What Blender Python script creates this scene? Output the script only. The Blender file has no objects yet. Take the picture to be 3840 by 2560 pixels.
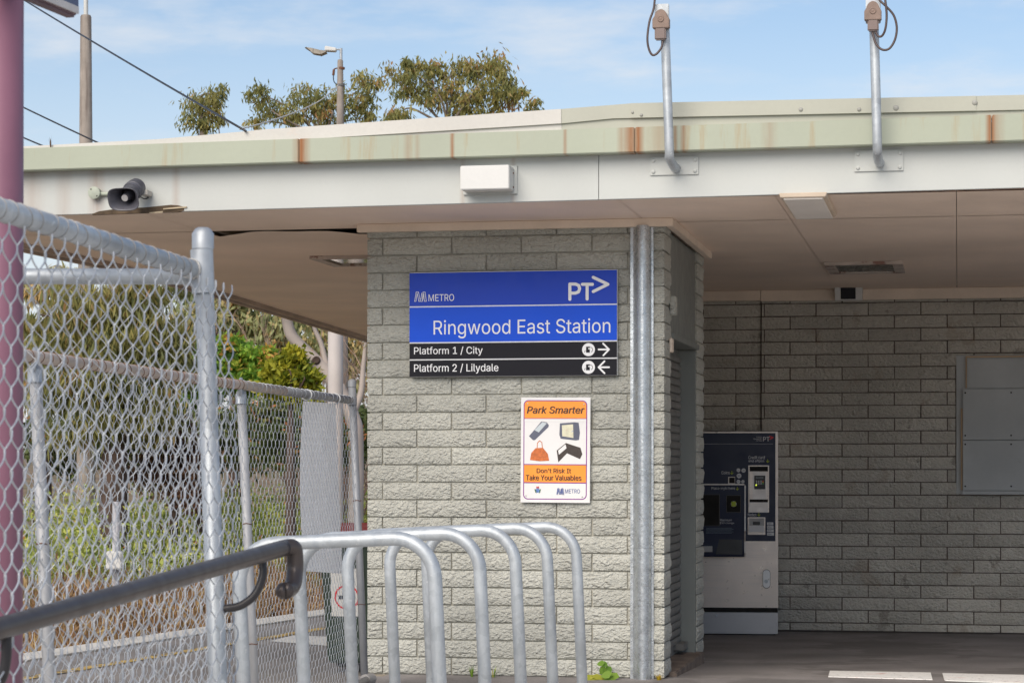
import bpy, bmesh, math, random
import numpy as np
from mathutils import Vector, Matrix, noise as mnoise

random.seed(7)
scene = bpy.context.scene
COL = scene.collection
R = math.radians

# ------------------------------------------------------------------ camera
F, CX, HY, CZ = 8600.0, 1920.0, 1750.0, 1.30      # focal length in photo pixels, axis, horizon row, eye height
cam = bpy.data.cameras.new('camera')
cam.sensor_width = 36.0
cam.lens = F / 3840.0 * 36.0
cam.shift_y = (HY - 1280.0) / 3840.0
cam.clip_start, cam.clip_end = 0.1, 3000
cam.dof.use_dof = True
cam.dof.focus_distance = 13.0
cam.dof.aperture_fstop = 14.0
cam_o = bpy.data.objects.new('camera', cam)
cam_o.location = (0, 0, CZ)
cam_o.rotation_euler = (R(90), 0, 0)
COL.objects.link(cam_o)
scene.camera = cam_o

# ------------------------------------------------------------------ sky, sun, exposure
SUN_EL, SUN_AZ = 37.0, 206.0                       # azimuth clockwise from +Y: behind the camera, a little left
world = bpy.data.worlds.new('World')
scene.world = world
world.use_nodes = True
wn = world.node_tree
wn.nodes.clear()
w_out = wn.nodes.new('ShaderNodeOutputWorld')
w_bg = wn.nodes.new('ShaderNodeBackground')
w_sky = wn.nodes.new('ShaderNodeTexSky')
w_sky.sky_type = 'NISHITA'
w_sky.sun_disc = False
w_sky.sun_elevation = R(SUN_EL)
w_sky.sun_rotation = R(SUN_AZ)
w_sky.dust_density = 0.5
w_sky.air_density = 1.0
w_sky.ozone_density = 2.5
w_tc = wn.nodes.new('ShaderNodeTexCoord')
w_sep = wn.nodes.new('ShaderNodeSeparateXYZ')
wn.links.new(w_tc.outputs['Generated'], w_sep.inputs[0])
w_zadd = wn.nodes.new('ShaderNodeMath'); w_zadd.operation = 'ADD'; w_zadd.inputs[1].default_value = 0.10
wn.links.new(w_sep.outputs['Z'], w_zadd.inputs[0])
w_zmax = wn.nodes.new('ShaderNodeMath'); w_zmax.operation = 'MAXIMUM'; w_zmax.inputs[1].default_value = 0.06
wn.links.new(w_zadd.outputs[0], w_zmax.inputs[0])
w_div = wn.nodes.new('ShaderNodeVectorMath'); w_div.operation = 'DIVIDE'
w_comb = wn.nodes.new('ShaderNodeCombineXYZ')
for i in range(3):
    wn.links.new(w_zmax.outputs[0], w_comb.inputs[i])
wn.links.new(w_tc.outputs['Generated'], w_div.inputs[0])
wn.links.new(w_comb.outputs[0], w_div.inputs[1])
w_no = wn.nodes.new('ShaderNodeTexNoise')
w_no.inputs['Scale'].default_value = 1.9
w_no.inputs['Detail'].default_value = 7
w_no.inputs['Roughness'].default_value = 0.56
wn.links.new(w_div.outputs[0], w_no.inputs['Vector'])
w_rmp = wn.nodes.new('ShaderNodeValToRGB')
w_rmp.color_ramp.elements[0].position = 0.48; w_rmp.color_ramp.elements[0].color = (0, 0, 0, 1)
w_rmp.color_ramp.elements[1].position = 0.70; w_rmp.color_ramp.elements[1].color = (0.9, 0.9, 0.9, 1)
wn.links.new(w_no.outputs['Fac'], w_rmp.inputs[0])
w_mix = wn.nodes.new('ShaderNodeMix'); w_mix.data_type = 'RGBA'
w_mix.inputs['B'].default_value = (6.2, 6.4, 6.7, 1)
w_cm = wn.nodes.new('ShaderNodeMath'); w_cm.operation = 'MULTIPLY_ADD'
w_cm.inputs[1].default_value = 0.60; w_cm.inputs[2].default_value = 0.03
wn.links.new(w_rmp.outputs[0], w_cm.inputs[0])
w_hz = wn.nodes.new('ShaderNodeMapRange')            # pale haze low in the sky, all round
w_hz.interpolation_type = 'SMOOTHSTEP'
for k_, v_ in (('From Min', -0.02), ('From Max', 0.25), ('To Min', 0.95), ('To Max', 0.0)):
    w_hz.inputs[k_].default_value = v_
wn.links.new(w_sep.outputs['Z'], w_hz.inputs['Value'])
w_mx = wn.nodes.new('ShaderNodeMath'); w_mx.operation = 'MAXIMUM'
wn.links.new(w_cm.outputs[0], w_mx.inputs[0]); wn.links.new(w_hz.outputs[0], w_mx.inputs[1])
w_ad = wn.nodes.new('ShaderNodeMath'); w_ad.operation = 'MULTIPLY_ADD'; w_ad.use_clamp = True
wn.links.new(w_cm.outputs[0], w_ad.inputs[0]); w_ad.inputs[1].default_value = 0.45; wn.links.new(w_mx.outputs[0], w_ad.inputs[2])
wn.links.new(w_ad.outputs[0], w_mix.inputs['Factor'])
wn.links.new(w_sky.outputs[0], w_mix.inputs['A'])
wn.links.new(w_mix.outputs['Result'], w_bg.inputs['Color'])
w_bg.inputs['Strength'].default_value = 0.065
wn.links.new(w_bg.outputs[0], w_out.inputs['Surface'])

sun = bpy.data.lights.new('sun', 'SUN')
sun.energy = 2.0
sun.angle = R(50)
sun.color = (1.0, 0.895, 0.755)
sun_o = bpy.data.objects.new('sun', sun)
sd = Vector((math.sin(R(SUN_AZ)) * math.cos(R(SUN_EL)), math.cos(R(SUN_AZ)) * math.cos(R(SUN_EL)), math.sin(R(SUN_EL))))
sun_o.rotation_euler = sd.to_track_quat('Z', 'Y').to_euler()
sun_o.location = sd * 60
COL.objects.link(sun_o)

scene.view_settings.view_transform = 'Standard'
scene.view_settings.look = 'None'
scene.view_settings.exposure = 1.0
scene.view_settings.gamma = 1.0
scene.render.engine = 'CYCLES'
scene.cycles.use_denoising = True
scene.cycles.max_bounces = 12
scene.cycles.diffuse_bounces = 8

# ------------------------------------------------------------------ frames of reference
TH = R(11.0)                                       # the station front is turned 11 degrees to the view
ST, CT = math.sin(TH), math.cos(TH)
P0 = Vector(((2491 - CX) / F * 12.95, 12.95, 0.0))  # foot of the front wall's right corner


def PX(px, py, d):
    return Vector(((px - CX) / F * d, d, CZ + (HY - py) / F * d))


def BL(px, py, w):
    """photo pixel -> (u, w, z) on the plane w of the building's own frame"""
    a = (px - CX) / F
    t = (w + P0.x * ST + P0.y * CT) / (a * ST + CT)
    x, y = a * t, t
    return Vector(((x - P0.x) * CT - (y - P0.y) * ST, w, CZ + (HY - py) / F * t))


def BH(px, py, z):
    """photo pixel -> (u, w, z) on the level z of the building's own frame"""
    t = (z - CZ) * F / (HY - py)
    x, y = (px - CX) / F * t, t
    return Vector(((x - P0.x) * CT - (y - P0.y) * ST, (x - P0.x) * ST + (y - P0.y) * CT, z))


def BW(u, w, z):
    return Vector((P0.x + u * CT + w * ST, P0.y - u * ST + w * CT, z))


# ------------------------------------------------------------------ materials
def _n(nt, t, **kw):
    nd = nt.nodes.new(t)
    for k, v in kw.items():
        setattr(nd, k, v)
    return nd


def mixrgb(nt, fac, a, b, mode='MIX'):
    m = nt.nodes.new('ShaderNodeMix'); m.data_type = 'RGBA'; m.blend_type = mode
    if isinstance(fac, (int, float)):
        m.inputs['Factor'].default_value = fac
    else:
        nt.links.new(fac, m.inputs['Factor'])
    for key, v in (('A', a), ('B', b)):
        if isinstance(v, (tuple, list)):
            m.inputs[key].default_value = (*v[:3], 1)
        else:
            nt.links.new(v, m.inputs[key])
    return m.outputs['Result']


def ramp(nt, sock, p0, p1, lo=0.0, hi=1.0):
    m = nt.nodes.new('ShaderNodeMapRange')
    m.inputs['From Min'].default_value = p0; m.inputs['From Max'].default_value = p1
    m.inputs['To Min'].default_value = lo; m.inputs['To Max'].default_value = hi
    nt.links.new(sock, m.inputs['Value'])
    return m.outputs['Result']


def math_(nt, op, a, b=None, c=None):
    m = nt.nodes.new('ShaderNodeMath'); m.operation = op
    for i, v in enumerate((a, b, c)):
        if v is None:
            continue
        if isinstance(v, (int, float)):
            m.inputs[i].default_value = v
        else:
            nt.links.new(v, m.inputs[i])
    return m.outputs[0]


def noise(nt, vec, scale, detail=4, rough=0.55):
    nd = nt.nodes.new('ShaderNodeTexNoise')
    nd.inputs['Scale'].default_value = scale
    nd.inputs['Detail'].default_value = detail
    nd.inputs['Roughness'].default_value = rough
    nt.links.new(vec, nd.inputs['Vector'])
    return nd.outputs['Fac']


def stretch(nt, vec, s):
    m = nt.nodes.new('ShaderNodeMapping')
    m.inputs['Scale'].default_value = s
    nt.links.new(vec, m.inputs['Vector'])
    return m.outputs[0]


MATS = {}


def M(name, col, rough=0.6, metal=0.0, var=0.10, vscale=3.0, fine=0.05, bump=0.0, bscale=60.0, bdist=0.004,
      spots=(), streaks=(), objrand=0.0, spec=0.5, coat=0.0, drip=None, cell=None, emit=None):
    """procedural principled material: mottled base, fine grain, patches of wear (spots), run marks (streaks)"""
    if name in MATS:
        return MATS[name]
    m = bpy.data.materials.new(name); m.use_nodes = True
    nt = m.node_tree
    p = nt.nodes['Principled BSDF']
    geo = nt.nodes.new('ShaderNodeNewGeometry')
    pos = geo.outputs['Position']
    c = (*col, 1)
    big = noise(nt, pos, vscale, 5)
    dark = tuple(x * (1 - var * 1.6) for x in col)
    lite = tuple(min(1, x * (1 + var)) for x in col)
    out = mixrgb(nt, ramp(nt, big, 0.3, 0.7), dark, lite)
    if fine:
        fn = noise(nt, pos, vscale * 22, 3, 0.7)
        out = mixrgb(nt, ramp(nt, fn, 0.3, 0.7, 0, fine * 2), out, tuple(x * 0.45 for x in col))
    if objrand:
        oi = nt.nodes.new('ShaderNodeObjectInfo')
        v = ramp(nt, oi.outputs['Random'], 0, 1, 1 - objrand, 1 + objrand)
        vm = nt.nodes.new('ShaderNodeVectorMath'); vm.operation = 'SCALE'
        nt.links.new(out, vm.inputs[0]); nt.links.new(v, vm.inputs['Scale'])
        out = vm.outputs[0]
    if cell:
        vo = nt.nodes.new('ShaderNodeTexVoronoi')
        vo.inputs['Scale'].default_value = cell[0]
        nt.links.new(pos, vo.inputs['Vector'])
        bw = nt.nodes.new('ShaderNodeSeparateColor')
        nt.links.new(vo.outputs['Color'], bw.inputs[0])
        out = mixrgb(nt, ramp(nt, bw.outputs[0], 0, 1, 0, cell[1]), out, cell[2])
    for (sc_, th, colr, st) in spots:
        sn = noise(nt, pos, sc_, 6, 0.65)
        out = mixrgb(nt, ramp(nt, sn, th, th + 0.05, 0, st), out, colr)
    if streaks:
        tc = nt.nodes.new('ShaderNodeTexCoord')
        sep = nt.nodes.new('ShaderNodeSeparateXYZ')
        nt.links.new(tc.outputs['Object'], sep.inputs[0])
        wob = noise(nt, stretch(nt, tc.outputs['Object'], (14, 14, 1.2)), 3.0, 4)
        tot = None
        for (u0, hw, st) in streaks:
            dd = math_(nt, 'ABSOLUTE', math_(nt, 'SUBTRACT', sep.outputs['X'], u0))
            b = ramp(nt, dd, hw, 0.0, 0, st)
            tot = b if tot is None else math_(nt, 'MAXIMUM', tot, b)
        fac = math_(nt, 'MULTIPLY', tot, ramp(nt, wob, 0.25, 0.50, 0.5, 1.0))
        out = mixrgb(nt, fac, out, (0.24, 0.075, 0.004))
    if drip:
        tc2 = nt.nodes.new('ShaderNodeTexCoord')
        dn = noise(nt, stretch(nt, tc2.outputs['Object'], drip[0]), 1.0, 5, 0.6)
        out = mixrgb(nt, ramp(nt, dn, drip[1], drip[1] + 0.13, 0, drip[3]), out, drip[2])
    nt.links.new(out, p.inputs['Base Color'])
    p.inputs['Metallic'].default_value = metal
    p.inputs['Specular IOR Level'].default_value = spec
    if coat:
        p.inputs['Coat Weight'].default_value = coat
        p.inputs['Coat Roughness'].default_value = 0.08
    rn = noise(nt, pos, vscale * 4, 3)
    nt.links.new(ramp(nt, rn, 0.3, 0.7, max(0.03, rough - 0.08), min(1, rough + 0.08)), p.inputs['Roughness'])
    if bump:
        bn = noise(nt, pos, bscale, 8, 0.62)
        if bdist > 0.008:
            bn2 = noise(nt, stretch(nt, pos, (1, 1, 1.5)), bscale * 0.45, 3, 0.5)
            bn = math_(nt, 'ADD', bn, math_(nt, 'MULTIPLY', math_(nt, 'ABSOLUTE', math_(nt, 'SUBTRACT', bn2, 0.5)), 2.2))
        bp = nt.nodes.new('ShaderNodeBump')
        bp.inputs['Strength'].default_value = bump
        bp.inputs['Distance'].default_value = bdist
        nt.links.new(bn, bp.inputs['Height'])
        nt.links.new(bp.outputs[0], p.inputs['Normal'])
    if emit:
        p.inputs['Emission Color'].default_value = (*emit[0], 1)
        p.inputs['Emission Strength'].default_value = emit[1]
    MATS[name] = m
    return m


def leaf_mat(name, stops, trans=0.35):
    m = bpy.data.materials.new(name); m.use_nodes = True
    nt = m.node_tree
    p = nt.nodes['Principled BSDF']
    at = nt.nodes.new('ShaderNodeAttribute'); at.attribute_name = 'tint'
    cr = nt.nodes.new('ShaderNodeValToRGB')
    el = cr.color_ramp.elements
    while len(el) < len(stops):
        el.new(0.5)
    for e, (pos, c) in zip(el, stops):
        e.position = pos; e.color = (*c, 1)
    nt.links.new(at.outputs['Fac'], cr.inputs[0])
    nt.links.new(cr.outputs[0], p.inputs['Base Color'])
    p.inputs['Roughness'].default_value = 0.55
    p.inputs['Specular IOR Level'].default_value = 0.3
    tr = nt.nodes.new('ShaderNodeBsdfTranslucent')
    nt.links.new(cr.outputs[0], tr.inputs['Color'])
    mx = nt.nodes.new('ShaderNodeMixShader'); mx.inputs[0].default_value = trans
    nt.links.new(p.outputs[0], mx.inputs[1]); nt.links.new(tr.outputs[0], mx.inputs[2])
    nt.links.new(mx.outputs[0], nt.nodes['Material Output'].inputs['Surface'])
    return m


# ------------------------------------------------------------------ mesh builder
class MB:
    def __init__(self):
        self.v, self.f = [], []

    def quad(self, a, b, c, d):
        n = len(self.v); self.v += [tuple(a), tuple(b), tuple(c), tuple(d)]; self.f.append((n, n + 1, n + 2, n + 3))
        return self

    def poly(self, pts):
        n = len(self.v); self.v += [tuple(p) for p in pts]; self.f.append(tuple(range(n, n + len(pts))))
        return self

    def box(self, x0, x1, y0, y1, z0, z1):
        return self.hexa([(x0, y0, z0), (x1, y0, z0), (x1, y1, z0), (x0, y1, z0), (x0, y0, z1), (x1, y0, z1), (x1, y1, z1), (x0, y1, z1)])

    def hexa(self, p):
        n = len(self.v); self.v += [tuple(q) for q in p]
        for q in ((0, 3, 2, 1), (4, 5, 6, 7), (0, 1, 5, 4), (1, 2, 6, 5), (2, 3, 7, 6), (3, 0, 4, 7)):
            self.f.append(tuple(n + i for i in q))
        return self

    def prism(self, pts, thick, axis='y', at=0.0):
        """2-D outline given in (x, z) [axis y], (y, z) [axis x] or (x, y) [axis z], thickened along the axis"""
        def mk(p, t):
            return {'y': (p[0], t, p[1]), 'x': (t, p[0], p[1]), 'z': (p[0], p[1], t)}[axis]
        n, k = len(self.v), len(pts)
        self.v += [mk(p, at) for p in pts] + [mk(p, at + thick) for p in pts]
        self.f.append(tuple(n + i for i in range(k)))
        self.f.append(tuple(n + k + i for i in reversed(range(k))))
        for i in range(k):
            j = (i + 1) % k
            self.f.append((n + i, n + k + i, n + k + j, n + j))
        return self

    def tube(self, path, r, n=10, caps=True, closed=False):
        P = [Vector(p) for p in path]
        rr = r if isinstance(r, (list, tuple)) else [r] * len(P)
        T = []
        for i in range(len(P)):
            if closed:
                t = P[(i + 1) % len(P)] - P[i - 1]
            else:
                t = P[min(i + 1, len(P) - 1)] - P[max(i - 1, 0)]
            T.append(t.normalized())
        up = Vector((0, 0, 1)) if abs(T[0].z) < 0.9 else Vector((1, 0, 0))
        N = T[0].cross(up).normalized()
        base = len(self.v)
        for i, p in enumerate(P):
            N = (N - T[i] * N.dot(T[i])).normalized()
            B = T[i].cross(N)
            for k in range(n):
                a = 2 * math.pi * k / n
                self.v.append(tuple(p + (N * math.cos(a) + B * math.sin(a)) * rr[i]))
        m = len(P)
        for i in range(m if closed else m - 1):
            for k in range(n):
                a, b = base + i * n + k, base + i * n + (k + 1) % n
                c, d = base + ((i + 1) % m) * n + (k + 1) % n, base + ((i + 1) % m) * n + k
                self.f.append((a, b, c, d))
        if caps and not closed:
            self.f.append(tuple(base + k for k in reversed(range(n))))
            self.f.append(tuple(base + (m - 1) * n + k for k in range(n)))
        return self

    def lathe(self, origin, axis, prof, n=20):
        """prof: list of (distance along axis, radius)"""
        o, ax = Vector(origin), Vector(axis).normalized()
        up = Vector((0, 0, 1)) if abs(ax.z) < 0.9 else Vector((1, 0, 0))
        N = ax.cross(up).normalized(); B = ax.cross(N)
        base = len(self.v)
        for (h, r) in prof:
            for k in range(n):
                a = 2 * math.pi * k / n
                self.v.append(tuple(o + ax * h + (N * math.cos(a) + B * math.sin(a)) * r))
        for i in range(len(prof) - 1):
            for k in range(n):
                self.f.append((base + i * n + k, base + i * n + (k + 1) % n, base + (i + 1) * n + (k + 1) % n, base + (i + 1) * n + k))
        self.f.append(tuple(base + k for k in reversed(range(n))))
        self.f.append(tuple(base + (len(prof) - 1) * n + k for k in range(n)))
        return self

    def build(self, name, mat, parent=None, smooth=False, bevel=0.0, loc=None, rot=None, kind=None, label=None):
        me = bpy.data.meshes.new(name)
        me.from_pydata(self.v, [], self.f)
        bm = bmesh.new(); bm.from_mesh(me)
        if bevel:
            bmesh.ops.remove_doubles(bm, verts=bm.verts, dist=1e-6)
            bmesh.ops.bevel(bm, geom=list(bm.edges), offset=bevel, segments=2, affect='EDGES', clamp_overlap=True)
        bmesh.ops.recalc_face_normals(bm, faces=bm.faces)
        bm.to_mesh(me); bm.free()
        if smooth:
            for p in me.polygons:
                p.use_smooth = True
            if smooth != 'all':
                me.set_sharp_from_angle(angle=R(40))
        me.materials.append(mat)
        return link(name, me, parent, loc, rot, kind, label)


def link(name, me, parent=None, loc=None, rot=None, kind=None, label=None):
    o = bpy.data.objects.new(name, me)
    COL.objects.link(o)
    if parent is not None:
        o.parent = parent
    if loc is not None:
        o.location = loc
    if rot is not None:
        o.rotation_euler = rot
    if kind:
        o['kind'] = kind
    if label:
        o['label'] = label
    return o


def tag(o, label, cat, group=None):
    o['label'] = label; o['category'] = cat
    if group:
        o['group'] = group
    return o


def thing(name, label, cat, loc=(0, 0, 0), rotz=0.0, group=None):
    o = bpy.data.objects.new(name, None)
    o.empty_display_size = 0.1
    COL.objects.link(o)
    o.location = loc; o.rotation_euler = (0, 0, rotz)
    return tag(o, label, cat, group)


def bthing(name, label, cat, p, group=None):
    """a thing set in the building's frame; its parts are drawn relative to the point p = (u, w, z)"""
    return thing(name, label, cat, BW(*p), -TH, group)


# ------------------------------------------------------------------ flat print: lettering and strokes
def load_sans():
    """Blender's own interface grotesque where it is installed, else the built-in face"""
    try:
        import os
        return bpy.data.fonts.load(os.path.join(bpy.utils.system_resource('DATAFILES'), 'fonts', 'Inter.woff2'))
    except Exception:
        return None


SANS = load_sans()


def glyph_loops(body, shear=0.0, spacing=1.0):
    """outlines of a line of text as closed point lists"""
    from mathutils.geometry import interpolate_bezier
    cu = bpy.data.curves.new('lettering', 'FONT')
    cu.body = body; cu.size = 1.0
    if SANS:
        cu.font = SANS
    cu.shear = shear; cu.space_character = spacing
    o = bpy.data.objects.new('lettering', cu)
    COL.objects.link(o)
    bpy.context.view_layer.update()
    dg = bpy.context.evaluated_depsgraph_get()
    c2 = o.to_curve(dg)
    loops = []
    for sp_ in c2.splines:
        pts = []
        if sp_.type == 'BEZIER':
            bp_ = sp_.bezier_points
            for q, r_ in zip(bp_, list(bp_[1:]) + [bp_[0]]):
                straight = (q.handle_right - q.co).cross(r_.co - q.co).length < 1e-6 and (r_.handle_left - r_.co).cross(r_.co - q.co).length < 1e-6
                seg = [q.co, r_.co] if straight else interpolate_bezier(q.co, q.handle_right, r_.handle_left, r_.co, 5)
                pts += [(v.x, v.y) for v in seg[:-1]]
        else:
            pts = [(v.co.x, v.co.y) for v in sp_.points]
        if len(pts) > 2:
            loops.append(pts)
    o.to_curve_clear()
    bpy.data.objects.remove(o); bpy.data.curves.remove(cu)
    return loops


def lettering(body, x0, x1, z0, z1, y, mat, parent, bold=0.0, shear=0.0, spacing=1.0, split=False):
    """lettering filling the rectangle x0..x1, z0..z1 of a face looking along -y; split: every letter a piece of its own"""
    from mathutils.geometry import delaunay_2d_cdt
    loops = glyph_loops(body, shear, spacing)
    allp = np.array([p_ for P in loops for p_ in P])
    lo, hi = allp.min(0), allp.max(0)
    loops.sort(key=lambda P: min(p_[0] for p_ in P))
    groups = []
    for P in loops:                                    # gather dots, counters and crossing strokes with their letter
        a_, b_ = min(p_[0] for p_ in P), max(p_[0] for p_ in P)
        if not groups or (split and a_ > groups[-1][0] - 0.012):
            groups.append([b_, [P]])
        else:
            groups[-1][0] = max(groups[-1][0], b_); groups[-1][1].append(P)
    hg = (z1 - z0)
    shifts = ((0, 0),) if bold <= 0.008 else ((0, 0), (-bold * hg * .6, bold * hg * .3), (bold * hg * .6, -bold * hg * .3))
    for _, Ps in groups:
        pts, eds = [], []
        for P in Ps:
            n0 = len(pts); pts += [Vector(p_) for p_ in P]
            eds += [(n0 + i, n0 + (i + 1) % len(P)) for i in range(len(P))]
        v2, _e, f2, *_r = delaunay_2d_cdt(pts, eds, [], 0, 1e-6)
        segs = np.array([(p_[0], p_[1], q[0], q[1]) for P in Ps for p_, q in zip(P, P[1:] + P[:1])])
        keep = []
        for t_ in f2:                                  # non-zero winding rule
            cx_ = sum(v2[i].x for i in t_) / len(t_); cy_ = sum(v2[i].y for i in t_) / len(t_)
            up = (segs[:, 1] <= cy_) & (segs[:, 3] > cy_); dn = (segs[:, 1] > cy_) & (segs[:, 3] <= cy_)
            cr = (segs[:, 2] - segs[:, 0]) * (cy_ - segs[:, 1]) - (cx_ - segs[:, 0]) * (segs[:, 3] - segs[:, 1])
            if int((up & (cr > 0)).sum()) - int((dn & (cr < 0)).sum()):
                keep.append(t_)
        flat = [(x0 + (v.x - lo[0]) / (hi[0] - lo[0]) * (x1 - x0), z0 + (v.y - lo[1]) / (hi[1] - lo[1]) * (z1 - z0)) for v in v2]
        mb = MB()
        for k_, (dx, dz) in enumerate(shifts):
            n0 = len(mb.v)
            mb.v += [(v[0] + dx, y - 0.00015 * k_, v[1] + dz) for v in flat]
            mb.f += [tuple(n0 + i for i in t_) for t_ in keep]
        me = bpy.data.meshes.new('letter' if split else 'lettering')
        me.from_pydata(mb.v, [], mb.f)
        me.materials.append(mat)
        link('letter' if split else 'lettering', me, parent)


def strokes(mb, pts, width, y, step=0.00015):
    """rounded pen strokes drawn in the x-z plane"""
    k = 0
    for a, b in zip(pts[:-1], pts[1:]):
        dx, dz = b[0] - a[0], b[1] - a[1]
        L = math.hypot(dx, dz) or 1e-9
        ang = math.atan2(dz, dx); h = width / 2
        out = []
        for i in range(7):
            t = ang + math.pi / 2 + math.pi * i / 6
            out.append((a[0] + h * math.cos(t), y - k * step, a[1] + h * math.sin(t)))
        for i in range(7):
            t = ang - math.pi / 2 + math.pi * i / 6
            out.append((b[0] + h * math.cos(t), y - k * step, b[1] + h * math.sin(t)))
        mb.poly(out); k += 1
    return mb


def disc(mb, cx, cz, r, y, n=28):
    mb.poly([(cx + r * math.cos(2 * math.pi * i / n), y, cz + r * math.sin(2 * math.pi * i / n)) for i in range(n)])
    return mb


def roundrect(x0, x1, z0, z1, r, n=6):
    pts = []
    for cx, cz, a0 in ((x1 - r, z1 - r, 0), (x0 + r, z1 - r, 90), (x0 + r, z0 + r, 180), (x1 - r, z0 + r, 270)):
        for i in range(n + 1):
            a = R(a0 + 90 * i / n)
            pts.append((cx + r * math.cos(a), cz + r * math.sin(a)))
    return pts


def smooth_path(pts, n=8):
    """Catmull-Rom through 3-D points"""
    P = [Vector(p) for p in pts]
    P = [P[0] * 2 - P[1]] + P + [P[-1] * 2 - P[-2]]
    out = []
    for i in range(1, len(P) - 2):
        for k in range(n):
            t = k / n
            a, b, c, d = P[i - 1], P[i], P[i + 1], P[i + 2]
            out.append(0.5 * ((2 * b) + (c - a) * t + (2 * a - 5 * b + 4 * c - d) * t * t + (3 * b - a - 3 * c + d) * t ** 3))
    out.append(P[-2])
    return out


# ------------------------------------------------------------------ foliage
def leaf_mesh(name, clumps, n, lsize, mat, parent, seed=0, droop=0.5, sub=14, spread=0.33, tintshift=0.0, kind=None, fan=None):
    """n leaf-sized faces gathered in tufts inside ellipsoids (x, y, z, rx, ry, rz)"""
    rg = np.random.default_rng(seed)
    C = np.array(clumps, float)
    wts = (C[:, 3] * C[:, 5]) ** 1.0
    wts /= wts.sum()
    tufts, tr = [], []
    for c, w_ in zip(C, wts):
        k = max(5, int(sub * len(C) * w_))
        d = rg.normal(size=(k, 3)); d /= np.linalg.norm(d, axis=1)[:, None]
        rad = rg.uniform(0.25, 1.0, k) ** 0.6
        tufts.append(c[:3] + d * rad[:, None] * c[3:6])
        tr.append(np.full(k, min(c[3], c[5]) * spread))
    tufts = np.concatenate(tufts); tr = np.concatenate(tr) * rg.uniform(0.6, 1.35, len(tufts))
    tint_t = rg.normal(0.0, 0.20, len(tufts))
    idx = rg.integers(0, len(tufts), n)
    p = tufts[idx] + rg.normal(size=(n, 3)) * tr[idx][:, None] * np.array([1.0, 1.0, 0.75])
    d = rg.normal(size=(n, 3)); d[:, 2] -= droop * 2.2
    d /= np.linalg.norm(d, axis=1)[:, None]
    s = np.cross(d, rg.normal(size=(n, 3))); s /= np.linalg.norm(s, axis=1)[:, None]
    L = lsize[0] * rg.uniform(0.6, 1.3, n)[:, None]; W = lsize[1] * rg.uniform(0.6, 1.3, n)[:, None]
    v = np.stack([p, p + d * L * 0.45 + s * W * 0.5, p + d * L, p + d * L * 0.5 - s * W * 0.5], 1).reshape(-1, 3)
    me = bpy.data.meshes.new(name)
    me.vertices.add(4 * n); me.vertices.foreach_set('co', v.astype(np.float32).ravel())
    me.loops.add(4 * n); me.loops.foreach_set('vertex_index', np.arange(4 * n, dtype=np.int32))
    me.polygons.add(n); me.polygons.foreach_set('loop_start', np.arange(0, 4 * n, 4, dtype=np.int32))
    me.polygons.foreach_set('loop_total', np.full(n, 4, dtype=np.int32))
    me.update(calc_edges=True)
    at = me.attributes.new('tint', 'FLOAT', 'FACE')
    t = np.clip(0.5 + tintshift + tint_t[idx] + rg.normal(0, 0.16, n), 0, 1)
    at.data.foreach_set('value', t.astype(np.float32))
    me.materials.append(mat)
    return link(name, me, parent, kind=kind)


def limb(mb, pts, r0, r1, n=8):
    path = smooth_path(pts, 6)
    k = len(path)
    mb.tube(path, [r0 + (r1 - r0) * i / (k - 1) for i in range(k)], n)
    return mb

# ------------------------------------------------------------------ shared materials
m_asphalt = M('asphalt', (0.24, 0.222, 0.218), 0.85, var=0.25, vscale=1.4, fine=0.14, bump=0.5, bscale=160, bdist=0.004,
              spots=((120, 0.64, (0.55, 0.53, 0.50), 0.8), (0.9, 0.52, (0.12, 0.11, 0.105), 0.6), (3.5, 0.62, (0.10, 0.09, 0.085), 0.5)))
m_platform = M('platform_asphalt', (0.26, 0.24, 0.23), 0.85, var=0.2, vscale=1.1, fine=0.12, bump=0.5, bscale=140,
               spots=((110, 0.66, (0.34, 0.32, 0.30), 0.7), (2.2, 0.66, (0.16, 0.16, 0.05), 0.5)))
m_block = M('painted_block', (0.570, 0.572, 0.520), 0.75, var=0.10, vscale=2.0, fine=0.08, bump=1.0, bscale=52, bdist=0.024,
            objrand=0.07, spots=((9, 0.70, (0.30, 0.29, 0.25), 0.35), (15, 0.735, (0.40, 0.20, 0.10), 0.5)))
m_block_in = M('painted_block_inside', (0.62, 0.59, 0.525), 0.75, var=0.14, vscale=1.3, fine=0.09, bump=1.0, bscale=52, bdist=0.024,
               objrand=0.10, spots=((7, 0.62, (0.20, 0.17, 0.14), 0.5), (3, 0.60, (0.40, 0.32, 0.24), 0.4)))
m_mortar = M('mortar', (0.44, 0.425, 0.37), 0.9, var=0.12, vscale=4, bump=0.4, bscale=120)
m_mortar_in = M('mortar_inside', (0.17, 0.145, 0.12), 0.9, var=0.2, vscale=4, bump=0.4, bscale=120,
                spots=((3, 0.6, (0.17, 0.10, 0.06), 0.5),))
m_trim = M('painted_trim', (0.78, 0.66, 0.55), 0.6, var=0.08, vscale=3)
m_galv = M('galvanised_steel', (0.42, 0.45, 0.485), 0.48, metal=0.45, var=0.10, vscale=9, fine=0.06, bump=0.08, bscale=80,
           cell=(55, 0.22, (0.62, 0.66, 0.71)))
m_galv_pipe = M('galvanised_pipe', (0.435, 0.47, 0.505), 0.46, metal=0.35, var=0.16, vscale=7, fine=0.08, bump=0.06, bscale=50, cell=(38, 0.30, (0.66, 0.70, 0.74)),
                spots=((22, 0.64, (0.70, 0.72, 0.73), 0.6), (40, 0.72, (0.25, 0.27, 0.30), 0.6)), drip=((26, 26, 3), 0.54, (0.31, 0.35, 0.40), 0.5))
m_wire = M('galvanised_wire', (0.55, 0.58, 0.62), 0.40, metal=0.45, var=0.16, vscale=10, spots=((14, 0.70, (0.34, 0.25, 0.19), 0.5),))
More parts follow.
